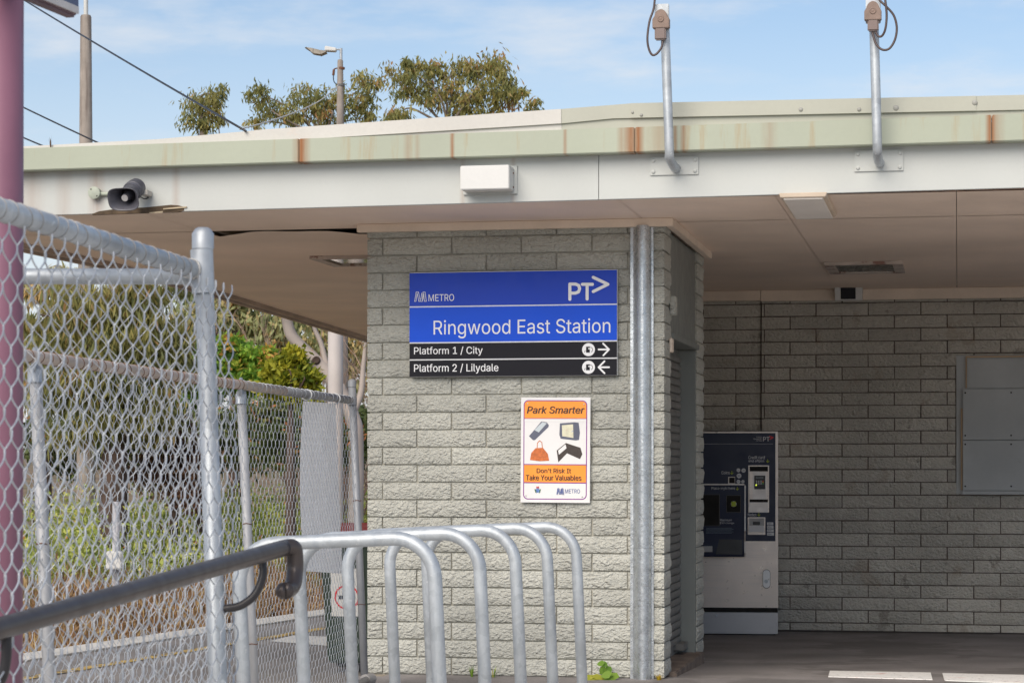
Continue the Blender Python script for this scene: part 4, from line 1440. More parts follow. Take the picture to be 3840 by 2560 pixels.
def ttext(body, X0, X1, Yt, Yb, mat=m_pr, y=None, **kw):
    (x0, z1), (x1, z0) = tp(X0, Yt), tp(X1, Yb)
    lettering(body, x0, x1, z0, z1, YF if y is None else y, mat, tm, **kw)


ttext('PT', 2862, 2886, 1637, 1654, bold=0.03)
ttext('PUBLIC', 2838, 2858, 1636, 1641); ttext('TRANSPORT', 2825, 2858, 1643, 1648); ttext('VICTORIA', 2835, 2858, 1649.5, 1654)
r_ = MB(); strokes(r_, [tp(2886, 1635), tp(2899, 1640), tp(2887, 1646)], 0.0085, YF); r_.build('logo', M('print_signal_red', (0.6, 0.02, 0.03), 0.5, fine=0), tm)
ttext('Credit card', 2807, 2868, 1708, 1720, bold=0.012); ttext('and eftpos', 2807, 2866, 1722, 1734, bold=0.012)
ttext('Coins', 2706.5, 2737, 1765, 1777, bold=0.012)
ttext('Notes', 2805.5, 2837, 1923, 1934, bold=0.012)
for (X, Y) in ((2879, 1728), (2745, 1772), (2846, 1928)):
    r_ = MB(); strokes(r_, [tp(X, Y - 6), tp(X, Y + 5)], .004, YF); strokes(r_, [tp(X - 5, Y), tp(X, Y + 5), tp(X + 5, Y)], .004, YF - .0006); r_.build('arrow', m_gr, tm)
for (X, Y, rr_, tx) in ((2770, 1762, 7, '10c'), (2789, 1763, 8, '20c'), (2772, 1783, 9, '50c'), (2770, 1804.5, 7, '$1'), (2786.5, 1804.5, 6, '$2')):
    d_ = MB(); x_, z2 = tp(X, Y); disc(d_, x_, z2, rr_ / 490, YF, 18); d_.build('coin_print', m_pr, tm)
    ttext(tx, X - rr_ * .6, X + rr_ * .6, Y - rr_ * .38, Y + rr_ * .38, m_navy, YF - .0008)
trect(MB(), 2732, 1787, 2757, 1813, -0.010, -0.0065).build('slot_frame', m_steel, tm)
trect(MB(), 2735, 1789, 2756, 1811, -0.0115, -0.0102).build('coin_slot', m_dark, tm)
cd = MB(); trect(cd, 2807, 1744, 2811, 1920, -0.013, -0.0065); trect(cd, 2880, 1744, 2884, 1920, -0.013, -0.0065); trect(cd, 2811.2, 1744, 2879.8, 1748, -0.013, -0.0065); cd.build('card_reader_frame', m_steel, tm)
trect(MB(), 2811.5, 1748.5, 2879.5, 1766, -0.0095, -0.0065).build('card_hood', m_dark, tm)
m_ls = M('light_steel', (0.60, 0.56, 0.54), 0.4, metal=0.5, var=0.05)
trect(MB(), 2811.5, 1766.5, 2879.5, 1871, -0.0115, -0.0065).build('card_reader_face', m_steel, tm)
trect(MB(), 2823, 1768, 2874, 1871, -0.0135, -0.0117).build('card_reader_plate', m_ls, tm)
trect(MB(), 2829, 1782, 2870, 1833, -0.020, -0.0137).build('keypad', m_black, tm, bevel=0.001)
trect(MB(), 2835, 1787, 2863, 1793, -0.0206).build('keypad_screen', M('lcd_grey', (0.13, 0.15, 0.16), 0.3, fine=0), tm)
for i in range(3):
    for j in range(4):
        trect(MB(), 2835 + i * 8.5, 1801 + j * 4, 2839.5 + i * 8.5, 1803.6 + j * 4, -0.0207).build('key', m_pr, tm)
for j, c_ in enumerate(((0.6, 0.05, 0.03), (0.6, 0.4, 0.03), (0.05, 0.4, 0.08))):
    trect(MB(), 2858.5, 1801 + j * 5, 2864, 1804.4 + j * 5, -0.0209).build('key', M('key_%d' % j, c_, 0.4, fine=0), tm)
trect(MB(), 2834, 1815, 2838, 1820, -0.0212).build('status_lamp', M('lamp_lime', (0.6, 0.7, 0.02), 0.4, fine=0, emit=((0.6, 0.75, 0.05), 0.8)), tm)
trect(MB(), 2811.5, 1871.5, 2879.5, 1881, -0.0100, -0.0065).build('card_slot', m_dark, tm)
trect(MB(), 2807, 1882, 2881, 1920, -0.014, -0.0065).build('card_lip', m_ls, tm, bevel=0.002)
nt_ = MB(); trect(nt_, 2804.5, 1938, 2870, 2003, -0.012, -0.0065); nt_.build('note_frame', m_steel, tm, bevel=0.002)
trect(MB(), 2810, 1942, 2866, 1969, -0.0132, -0.0122).build('note_face', M('note_grey', (0.38, 0.37, 0.37), 0.5), tm)
trect(MB(), 2824, 1954, 2850, 1967, -0.020, -0.0134).build('note_mouth', m_black, tm, bevel=0.002)
trect(MB(), 2810, 1970, 2866, 1976, -0.022, -0.0122).build('note_lip', m_pr, tm); trect(MB(), 2810, 1977, 2865, 1993, -0.019, -0.0122).build('note_tray', m_pr, tm, bevel=0.001)
for j, s_ in enumerate(('$5', '$10', '$20', '$50')):
    Y = 1957 + j * 13
    trect(MB(), 2877, Y, 2900 + j * .8, Y + 10.5, YF).build('note_label', m_pr, tm)
    ttext(s_, 2881, 2893, Y + 2.2, Y + 8.4, m_navy, YF - .0008, bold=.01)
# lower left pod with reader and change tray
pod = MB()
x1_ = tp(2792, 1900)[0]
zt2, zb2 = zz(1818), zz(2086)
prf = [(-0.006, zt2), (-0.020, zt2 - 0.004), (-0.055, zz(1990)), (-0.085, zz(2030)), (-0.088, zz(2070)), (-0.082, zb2), (-0.006, zb2)]
pod.prism(prf, x1_ + TWD - 0.03, 'x', -TWD + 0.03)
pod = pod.build('pod', m_navy, tm, smooth=True, bevel=0.003)
edge = MB()
for (ya, za), (yb, zb3) in zip(prf[:-2], prf[1:-1]):
    edge.hexa([(x1_ + .001, ya - .006, za), (x1_ + .010, ya - .006, za), (x1_ + .010, ya + .012, za + .001), (x1_ + .001, ya + .012, za + .001),
               (x1_ + .001, yb - .006, zb3), (x1_ + .010, yb - .006, zb3), (x1_ + .010, yb + .012, zb3), (x1_ + .001, yb + .012, zb3)])
edge.build('pod_edge', m_ls, tm)
MB().box(-TWD + .03, x1_, -0.026, -0.0062, zt2, zt2 + 0.010).build('pod_edge', m_ls, tm)


def pod_y(y):
    z_ = zz(y); pr_ = sorted([(b_, a_) for a_, b_ in prf[1:5]])
    return float(np.interp(z_, [a_ for a_, _ in pr_], [b_ for _, b_ in pr_]))


def podrect(name, X0, Y0, X1, Y1, mat, off=0.003, pts=None):
    q_ = []
    for X, Y in (pts or ((X0, Y1), (X1, Y1), (X1, Y0), (X0, Y0))):
        x_, z_ = tp(X, Y); q_.append((x_, pod_y(Y) - off, z_))
    MB().poly(q_).build(name, mat, tm)


podrect('reader_frame', 2725, 1855, 2779, 1920, M('reader_edge', (0.06, 0.055, 0.055), 0.5, fine=0), 0.003)
podrect('reader_window', 2727, 1857, 2777, 1918, m_dark, 0.0045)
x_, z_ = tp(2752.5, 1888)
dm = MB(); disc(dm, x_, z_, 0.0215, pod_y(1888) - 0.007, 20); dm.build('reader_mark', m_pr, tm)
podrect('reader_mark', 2744, 1879, 2761, 1897, m_gr, 0.009)
podrect('screen_frame', 2560, 1852, 2701, 1970, MATS['reader_edge'], 0.003)
podrect('screen', 2560, 1854, 2698, 1968, m_dark, 0.0045)
ym = pod_y(1955) - 0.006
ttext('Place myki here', 2670, 2757, 1824, 1837, y=pod_y(1830) - 0.005, bold=0.012)
r_ = MB(); strokes(r_, [tp(2766, 1825), tp(2766, 1836)], .004, pod_y(1830) - .005); strokes(r_, [tp(2761, 1831), tp(2766, 1836), tp(2771, 1831)], .004, pod_y(1830) - .0056); r_.build('arrow', m_gr, tm)
ttext('Maximum', 2702, 2745, 1943, 1952, y=pod_y(1940) - 0.004); ttext('$10 change', 2701, 2754, 1954, 1964, y=pod_y(1952) - 0.004)
m_fp = M('faint_print', (0.13, 0.17, 0.22), 0.5, fine=0)
for j in range(5):
    podrect('fine_print', 2650, 1977 + j * 4.6, 2746 + 6 * (j % 2), 1978.7 + j * 4.6, m_fp, 0.004)
podrect('change_tray', 0, 0, 0, 0, M('tray_plastic', (0.028, 0.026, 0.026), 0.4), 0.006, pts=((2686, 2074), (2785, 2076), (2783, 2021), (2699, 2019)))
podrect('ticket_mouth', 2640, 2044, 2674, 2066, MATS['note_grey'], 0.006)
# lock plate
(lx, lz1), (lx2, lz0) = tp(2860, 2133), tp(2889, 2205)
MB().prism(roundrect(lx, lx2, lz0, lz1, (lx2 - lx) / 2 - .0005), -0.006, 'y', -0.0005).build('lock_surround', m_black, tm)
MB().prism(roundrect(lx + .003, lx2 - .003, lz0 + .006, lz1 - .004, (lx2 - lx) / 2 - .0036), -0.006, 'y', -0.0068).build('lock_plate', M('lock_silver', (0.72, 0.73, 0.75), 0.35, metal=0.3), tm)
x_, z_ = tp(2873.5, 2178)
MB().lathe((x_, -0.0129, z_), (0, -1, 0), [(0, .015), (.003, .014), (.003, .009), (.002, .008)], 18).build('lock_barrel', m_galv, tm, smooth=True)
x_, z_ = tp(2688, 2306)
MB().lathe((x_, 0.0038, z_), (0, -1, 0), [(0, .011), (.004, .009), (.005, .003)], 14).build('bolt', m_galv, tm, smooth=True)

# ------------------------------------------------------------------ chain-link mesh
def chain_mesh(name, A, B, ztop, zbot, pitch, H, r, b, mat, parent, lean=0.0, sides=5, sub=6, seed=0, org=(0, 0, 0), flip=1):
    """woven wire: every picket is a flattened spiral hooked into its neighbours. A, B: ends in plan; ztop: function of the
    distance along; lean: sideways drift per metre of drop"""
    rg = np.random.default_rng(seed)
    A, B = np.array(A[:2], float), np.array(B[:2], float)
    Ld = np.linalg.norm(B - A); dr = (B - A) / Ld
    nrm = np.array([dr[1], -dr[0]]) * flip            # towards the viewer
    T3 = np.array([dr[0], dr[1], 0.0]); N3 = np.array([nrm[0], nrm[1], 0.0]); U3 = np.array([0, 0, 1.0])
    V, Fc = [], []; base = 0
    kw = int(Ld / pitch)
    amp = 0.5 * pitch + r * 0.55
    for k_ in range(kw + 1):
        s0 = (k_ + 0.0) * pitch
        zt = ztop(min(s0, Ld)); nrow = int((zt - zbot) / H * 2 * sub)
        i = np.arange(nrow + 1)
        ph = np.pi * i / sub + (np.pi if k_ % 2 else 0.0) + 0.5 * np.pi
        x = s0 + amp * np.arcsin(0.9985 * np.sin(ph)) / math.asin(0.9985)
        z = zt - i * H / (2 * sub)
        y = -b * np.cos(ph)
        wob = 0.0011 * np.sin(i * 0.11 + rg.uniform(0, 6)) + rg.normal(0, 0.0007)
        x = x + wob + lean * (zt - z)
        y = y + 0.004 * np.sin(s0 * 3.1 + z * 2.2) + 0.003 * np.sin(s0 * 7.7 - z * 5)
        P = (np.array([A[0], A[1], 0]) - np.array(org))[None] + x[:, None] * T3 + y[:, None] * N3 + z[:, None] * U3
        Tg = np.gradient(P, axis=0); Tg /= np.linalg.norm(Tg, axis=1)[:, None]
        Nn = np.cross(Tg, N3); Nn /= np.linalg.norm(Nn, axis=1)[:, None]
        Bn = np.cross(Tg, Nn)
        an = 2 * np.pi * np.arange(sides) / sides
        ring = P[:, None, :] + r * (np.cos(an)[None, :, None] * Nn[:, None, :] + np.sin(an)[None, :, None] * Bn[:, None, :])
        V.append(ring.reshape(-1, 3))
        m = len(P)
        ii, jj = np.meshgrid(np.arange(m - 1), np.arange(sides), indexing='ij')
        a_ = base + ii * sides + jj; b_ = base + ii * sides + (jj + 1) % sides
        c_ = b_ + sides; d_ = a_ + sides
        Fc.append(np.stack([a_, b_, c_, d_], -1).reshape(-1, 4)); base += m * sides
    V = np.concatenate(V); Fc = np.concatenate(Fc)
    me = bpy.data.meshes.new(name)
    n, f = len(V), len(Fc)
    me.vertices.add(n); me.vertices.foreach_set('co', V.astype(np.float32).ravel())
    me.loops.add(4 * f); me.loops.foreach_set('vertex_index', Fc.astype(np.int32).ravel())
    me.polygons.add(f); me.polygons.foreach_set('loop_start', np.arange(0, 4 * f, 4, dtype=np.int32))
    me.polygons.foreach_set('loop_total', np.full(f, 4, dtype=np.int32))
    me.polygons.foreach_set('use_smooth', np.ones(f, dtype=bool))
    me.update(calc_edges=True)
    me.materials.append(mat)
    return link(name, me, parent, kind='stuff')


def ties(name, p0, p1, r, step, mat, parent, wire=0.0018, jit=0.25, seed=1):
    """binding wire looped round a rail"""
    rs = random.Random(seed)
    mb = MB(); L = (p1 - p0).length; ax_ = (p1 - p0).normalized()
    sd_ = ax_.cross(Vector((0, 0, 1))).normalized(); up_ = sd_.cross(ax_)
    s = step * 0.4
    while s < L:
        tl = rs.uniform(-.5, .5) * step * .5
        ring = [p0 + ax_ * (s + tl * math.sin(a_)) + (sd_ * math.cos(a_) + up_ * math.sin(a_)) * (r + wire * .7) for a_ in [2 * math.pi * i / 18 for i in range(18)]]
        mb.tube(ring, wire, 5, closed=True)
        s += step * (1 + rs.uniform(-jit, jit))
    return mb.build(name, mat, parent, smooth='all', kind='stuff')


# ------------------------------------------------------------------ near fence with its corner post
LEAN = 0.033
post_t = PX(761, 850, 5.25)                         # top of the corner post
post_b = Vector((post_t.x + LEAN * 2.1, post_t.y, -0.20))
nf = thing('near_chain_fence', 'tall galvanised chain-link fence corner nearest the camera', 'fence', post_b)
O = Vector(post_b)
dirF = Vector((0.247, 1.0, 0)).normalized()
MB().tube([Vector((0, 0, 0)), post_t - O - Vector((0, 0, .05))], 0.0215, 20).build('post', m_galv_pipe, nf, smooth='all')
MB().lathe(post_t - O - Vector((0, 0, .052)), (0, 0, 1), [(0, .0238), (.001, .0250), (.036, .0250), (.047, .0175), (.050, .012), (.051, .002)], 22).build('post_cap', m_galv, nf, smooth=True)
rE = PX(730, 1012, 5.25)                            # rail ends on the post
rS = PX(-420, 655, 3.62)
MB().tube([rS - O, rE - O], 0.0208, 20).build('top_rail', m_galv_pipe, nf, smooth='all')
MB().tube([rE - O - (rE - rS).normalized() * .035, rE - O - (rE - rS).normalized() * .001], 0.0238, 18).build('rail_cup', M('zinc_casting', (0.60, 0.585, 0.56), 0.55, metal=0.3, var=0.08), nf, smooth=True)
ctr = PX(761, 1010, 5.25)
MB().tube([ctr - O - Vector((-.001, 0, .055)), ctr - O + Vector((-.003, 0, .045))], 0.0262, 20).build('post_clamp', m_galv, nf, smooth=True)
q0_, q1_ = PX(-500, 1035, 5.30), PX(742, 1037, 5.29)
MB().tube([q0_ - O, q1_ - O], 0.0185, 18).build('return_rail', m_galv_pipe, nf, smooth='all')
sA = PX(-420, 1750, 3.62) + Vector((0.032, -0.0, 0)); sB = PX(815, 1750, 5.30) + Vector((0.030, 0, 0))


def nf_top(s):
    t_ = s / math.hypot(sB.x - sA.x, sB.y - sA.y)
    return rS.z + (rE.z - rS.z) * t_ - 0.030


chain_mesh('wire_mesh', sA, sB, nf_top, -0.1, 0.0328, 0.0725, 0.0016, 0.0052, m_wire, nf, lean=LEAN * 0.9, sides=6, sub=7, seed=3, org=O)
chain_mesh('return_wire_mesh', PX(-480, 1750, 5.345), PX(745, 1750, 5.335), lambda s: q0_.z - 0.012, -0.1, 0.0328, 0.0725, 0.0010, 0.0036, m_wire, nf, lean=LEAN * 0.9, sides=5, sub=5, seed=4, org=O)
ties('tie_wires', rS - O, rE - O, 0.0208, 0.0655, m_old_pipe, nf, wire=0.0011, seed=5)

# ------------------------------------------------------------------ rear fence running to the corner of the station
fA = Vector((fence_x(5.6), 5.6, 0)); fE = Vector((fence_x(12.42), 12.42, 0))


def fr_z(y):                                       # height of the top rail
    return float(np.interp(y, [7.5, 10.1, 12.4], [PX(140, 1338, 7.5).z, PX(905, 1443, 10.1).z, PX(1312, 1500, 12.4).z]))


rf = thing('rear_chain_fence', 'long weathered chain-link fence running back to the station corner', 'fence', (fE.x, fE.y, 0.0))
O2 = Vector((fE.x, fE.y, 0))
LN2 = 0.044
p_pts = [Vector((fence_x(y), y, fr_z(y))) for y in (5.6, 7.5, 10.1, 12.36)]
m_tan = M('sunbleached_rail', (0.50, 0.415, 0.355), 0.65, metal=0.1, var=0.10, vscale=5, spots=((12, 0.66, (0.30, 0.17, 0.11), 0.5),))
MB().tube([v - O2 for v in p_pts[:3]] + [Vector((fence_x(10.9), 10.9, fr_z(10.9))) - O2], 0.021, 16).build('top_rail', m_tan, rf, smooth='all')
MB().tube([Vector((fence_x(10.9), 10.9, fr_z(10.9))) - O2, p_pts[3] - O2], 0.0212, 16).build('top_rail', M('grey_rail', (0.24, 0.24, 0.25), 0.6, metal=0.3, var=0.12, vscale=6), rf, smooth='all')
m_post2 = M('dull_post', (0.42, 0.425, 0.44), 0.6, metal=0.25, var=0.1, vscale=5, drip=((40, 40, 2), 0.56, (0.30, 0.30, 0.31), 0.4))
for y, capz in ((7.5, None), (10.1, None), (12.42, 0.075)):
    x = fence_x(y); zt = fr_z(y)
    top = Vector((x, y, zt + (capz or -0.028))) - O2
    bot = Vector((x + LN2 * (zt + 0.1), y, -0.06)) - O2
    pst = MB().tube([bot, top], 0.0205, 18).build('post', m_post2 if capz is None else M('dark_post', (0.30, 0.31, 0.33), 0.55, metal=0.35, var=0.15, vscale=4), rf, smooth='all')
    if capz is None:
        MB().tube([top - Vector((0, 0, .055)), top - Vector((0, 0, .052)), top - Vector((0, 0, .012))], [0.0265, 0.0245, 0.0245], 16).build('sleeve', m_galv, rf, smooth=True)
        MB().tube([top - Vector((0, 0, .02)) + Vector((0, -.022, 0)), top + Vector((0, -.024, .03)), top + Vector((0, 0, .053)), top + Vector((0, .024, .03)), top - Vector((0, 0, .02)) + Vector((0, .022, 0))], 0.009, 8).build('saddle', m_galv, rf, smooth='all')
    else:
        MB().lathe(top - Vector((0, 0, .002)), (0, 0, 1), [(0, .023), (.03, .023), (.04, .014), (.043, .004)], 18).build('post_cap', MATS['dark_post'], rf, smooth=True)
        MB().tube([top - Vector((0, 0, .10)), top - Vector((0, 0, .055))], 0.0265, 18).build('clamp', MATS['dark_post'], rf, smooth=True)
    for zz_ in (0.55, 1.05):
        c_ = bot + (top - bot) * (zz_ / 1.6)
        MB().tube([c_ + Vector((.022 * math.cos(a_), .022 * math.sin(a_), .002 * math.sin(3 * a_))) for a_ in [2 * math.pi * i / 16 for i in range(16)]], 0.0018, 5, closed=True).build('binding', m_rust, rf)
bz = 0.155
MB().tube([Vector((fence_x(5.6) + .09, 5.6, bz)) - O2, Vector((fE.x + .09, 12.40, bz)) - O2], 0.02, 14).build('bottom_rail', m_old_pipe, rf, smooth='all')
MB().tube([Vector((fE.x + .075, 12.34, bz)) - O2, Vector((fE.x + .105, 12.42, bz)) - O2], 0.031, 14).build('clamp', m_old_pipe, rf, smooth=True)
L2 = (fE - fA).length
chain_mesh('wire_mesh', fA + Vector((.022, 0, 0)), fE + Vector((.02, -.01, 0)), lambda s: fr_z(5.6 + (12.42 - 5.6) * s / L2) - 0.026, 0.12, 0.0328, 0.0725, 0.0011, 0.0046, m_wire, rf, lean=LN2, sides=4, sub=5, seed=9, org=O2)
m_tie = M('rusty_tie', (0.20, 0.10, 0.06), 0.8, var=0.2)
ties('tie_wires', p_pts[0] - O2, p_pts[1] - O2, 0.021, 0.075, m_tie, rf, 0.0014, seed=2)
ties('tie_wires', p_pts[1] - O2, p_pts[2] - O2, 0.021, 0.075, m_tie, rf, 0.0014, seed=6)
ties('tie_wires', p_pts[2] - O2, p_pts[3] - O2, 0.021, 0.085, m_wire, rf, 0.0014, seed=8)
# loose bands that hang the banner
for y in (11.35, 12.0):
    c_ = Vector((fence_x(y), y, fr_z(y))) - O2
    MB().tube([c_ + Vector((.026 * math.cos(a_), .004 * math.sin(a_ * 2), .026 * math.sin(a_) - .004)) for a_ in [2 * math.pi * i / 18 for i in range(18)]], 0.0035, 6, closed=True).build('cable_tie', m_white, rf, smooth='all')

# white banner hung on the far side of the fence
bn_o = PX(1200, 2130, 11.75)
banner = MB()
nb_ = 14
ptsL, ptsR = [], []
for i in range(nb_ + 1):
    t_ = i / nb_
    y_ = 1503 + (2140 - 1503) * t_
    bul = math.sin(math.pi * min(1, t_ * 1.15)) * 10
    ptsL.append(PX(1137 - bul - 4 * t_, y_, 11.62)); ptsR.append(PX(1258 + 26 * t_, y_ + 10, 12.15))
NC = 8
gridb = [[ptsL[i].lerp(ptsR[i], j / NC) + Vector((-.0, .02 * math.sin(j / NC * math.pi) + .006 * math.sin(i * 1.3 + j), 0)) for j in range(NC + 1)] for i in range(nb_ + 1)]
for off in (0.0, 0.004):
    for i in range(nb_):
        for j in range(NC):
            q_ = [gridb[i][j], gridb[i + 1][j], gridb[i + 1][j + 1], gridb[i][j + 1]]
            banner.quad(*[v - bn_o + Vector((0, off, 0)) for v in (q_ if off == 0 else q_[::-1])])
m_ban = leaf_mat('banner_vinyl', [(0.0, (0.90, 0.90, 0.90)), (1.0, (0.90, 0.90, 0.90))], 0.5)
tag(banner.build('banner', m_ban, loc=bn_o, smooth='all'), 'narrow blank white banner hanging on the far side of rear fence', 'banner')

# ------------------------------------------------------------------ purple pole with its sign box
pc = PX(0, 1750, 4.9)
pole = thing('purple_pole', 'faded purple steel pole at the left edge with small sign box', 'pole', (pc.x, pc.y, -0.25))
m_pur = M('faded_purple_paint', (0.235, 0.105, 0.155), 0.5, var=0.07, vscale=3, fine=0.02, drip=((12, 12, 0.7), 0.55, (0.30, 0.155, 0.215), 0.4))
MB().tube([(-.005, 0, 0), (-.0, 0, 3.4)], 0.0512, 32).build('shaft', m_pur, pole, smooth='all')
# box sign, in line with the fence
a0_ = PX(92, 14, 4.93); a1_ = PX(268, 84, 5.14)
e_ = (a1_ - a0_); e_.z = 0; e_n = e_.normalized(); nn_ = Vector((e_n.y, -e_n.x, 0))
O3 = Vector((pc.x, pc.y, -0.25))
b0_ = a1_ - e_n * 0.42 - O3; b1_ = a1_ - O3
bz_ = 2.305 + .25


def sbox(mb, z0, z1, t0, t1):
    return mb.hexa([(*(b0_ + nn_ * t0).xy, z0), (*(b1_ + nn_ * t0).xy, z0), (*(b1_ + nn_ * t1).xy, z0), (*(b0_ + nn_ * t1).xy, z0),
                    (*(b0_ + nn_ * t0).xy, z1), (*(b1_ + nn_ * t0).xy, z1), (*(b1_ + nn_ * t1).xy, z1), (*(b0_ + nn_ * t1).xy, z1)])


sbox(MB(), bz_, bz_ + .30, -0.014, 0.014).build('sign_box', M('box_purple_brown', (0.16, 0.10, 0.12), 0.55, var=0.15, vscale=9), pole, bevel=0.005)
sbox(MB(), bz_ + .008, bz_ + .024, 0.0145, 0.0185).build('pale_band', M('band_pale', (0.62, 0.58, 0.56), 0.5, var=0.1, vscale=25, spots=((40, .6, (.4, .42, .5), .6),)), pole)
sbox(MB(), bz_ + .0245, bz_ + .29, 0.0145, 0.0175).build('dark_face', M('face_navy', (0.05, 0.06, 0.14), 0.35, var=0.1), pole)

# ------------------------------------------------------------------ handrail
def hr(px, py, d):
    return PX(px, py, d)


HA, HB_ = hr(0, 2355, 3.972), hr(1050, 2058, 5.365)
HS = HA + (HA - HB_) * 0.55
h_root = Vector((HB_.x, HB_.y, 0.0))
rail = thing('ramp_handrail', 'dark bronze ramp handrail sloping across the lower left corner', 'handrail', h_root)
m_brz = M('bronze_paint', (0.078, 0.064, 0.061), 0.36, metal=0.35, var=0.07, vscale=6, fine=0.02)
dH = (HB_ - HA).normalized()
end = [HB_ + dH * .03, hr(1098, 2052, 5.41), hr(1106, 2085, 5.42), hr(1106, 2140, 5.42), hr(1099, 2188, 5.40), hr(1085, 2208, 5.38), hr(1070, 2214, 5.35)]
MB().tube([HS - h_root, HA - h_root, HB_ - h_root, HB_ + dH * .02 - h_root], 0.0198, 24).build('rail', m_brz, rail, smooth='all')
pth = smooth_path([HB_ + dH * .0] + end, 8)
rads = [0.0198] * len(pth)
MB().tube([v - h_root for v in pth], rads, 20).build('return_end', m_brz, rail, smooth='all')
MB().lathe(end[-1] - h_root - Vector((.004, 0, 0)), Vector((-1, -.3, -.05)), [(0, .0198), (.008, .0190), (.014, .014), (.0185, .007), (.0195, .001)], 18).build('end_cap', m_brz, rail, smooth='all')
for pts in ([(985, 2105, 5.27), (985, 2161, 5.265), (956, 2228, 5.26), (905, 2268, 5.255), (850, 2280, 5.25), (806, 2282, 5.25)],
            [(24, 2385, 4.0), (22, 2470, 4.0), (2, 2550, 4.0), (-60, 2600, 4.0), (-140, 2615, 4.0)]):
    MB().tube([v - h_root for v in smooth_path([hr(*t_) for t_ in pts], 8)], 0.0095, 14).build('bracket', M('bracket_black', (0.03, 0.027, 0.030), 0.4, var=0.1), rail, smooth='all')
for s_ in (0.0, 1.4, 2.6):
    q_ = HS + (HB_ - HS).normalized() * s_
    q_ = Vector((q_.x - .13, q_.y, q_.z))
    if s_ < 1.0:
        MB().tube([Vector((q_.x, q_.y, -.25)) - h_root, q_ - h_root], 0.018, 12).build('stanchion', m_brz, rail, smooth='all')

# ------------------------------------------------------------------ bicycle hoops
HO = [(1258, 7.60, 1.056), (1455, 8.28, 1.052), (1612, 8.93, 1.046), (1750, 9.55, 1.037), (1873, 10.05, 1.029)]
rank = ['nearest the camera, crossing in front of the rest', 'second from the camera', 'in the middle of the row', 'second from the block wall', 'closest to the block wall']
Wd, rb = 0.672, 0.135
proto_m = None
for i, (cxp, d, zt) in enumerate(HO):
    c_ = PX(cxp, 1750, d)
    gz = floor_z(d - 13.0)
    t_ = thing('bicycle_hoop', 'galvanised bicycle parking hoop ' + rank[i], 'bicycle hoop', (c_.x + 0.045, c_.y, gz), -TH, 'galvanised bicycle hoops in front of the wall')
    t_.rotation_euler = (0, R(-2.6), -TH)
    h_ = zt - gz
    path = [(-Wd / 2, 0, 0.0), (-Wd / 2, 0, h_ - rb)]
    for k_ in range(1, 10):
        a_ = math.pi - math.pi / 2 * k_ / 10
        path.append((-Wd / 2 + rb + rb * math.cos(a_), 0, h_ - rb + rb * math.sin(a_)))
    path += [(-Wd / 2 + rb, 0, h_), (0, 0, h_), (Wd / 2 - rb, 0, h_)]
    for k_ in range(1, 10):
        a_ = math.pi / 2 - math.pi / 2 * k_ / 10
        path.append((Wd / 2 - rb + rb * math.cos(a_), 0, h_ - rb + rb * math.sin(a_)))
    path += [(Wd / 2, 0, h_ - rb), (Wd / 2, 0, 0.0)]
    MB().tube(path, 0.0238, 20).build('tube', m_galv_pipe, t_, smooth='all')
    for s_ in (-1, 1):
        MB().lathe((s_ * Wd / 2, 0, -0.01), (0, 0, 1), [(0, .06), (.016, .06), (.017, .026), (.022, .026)], 18).build('base_plate', m_galv, t_, smooth=True)

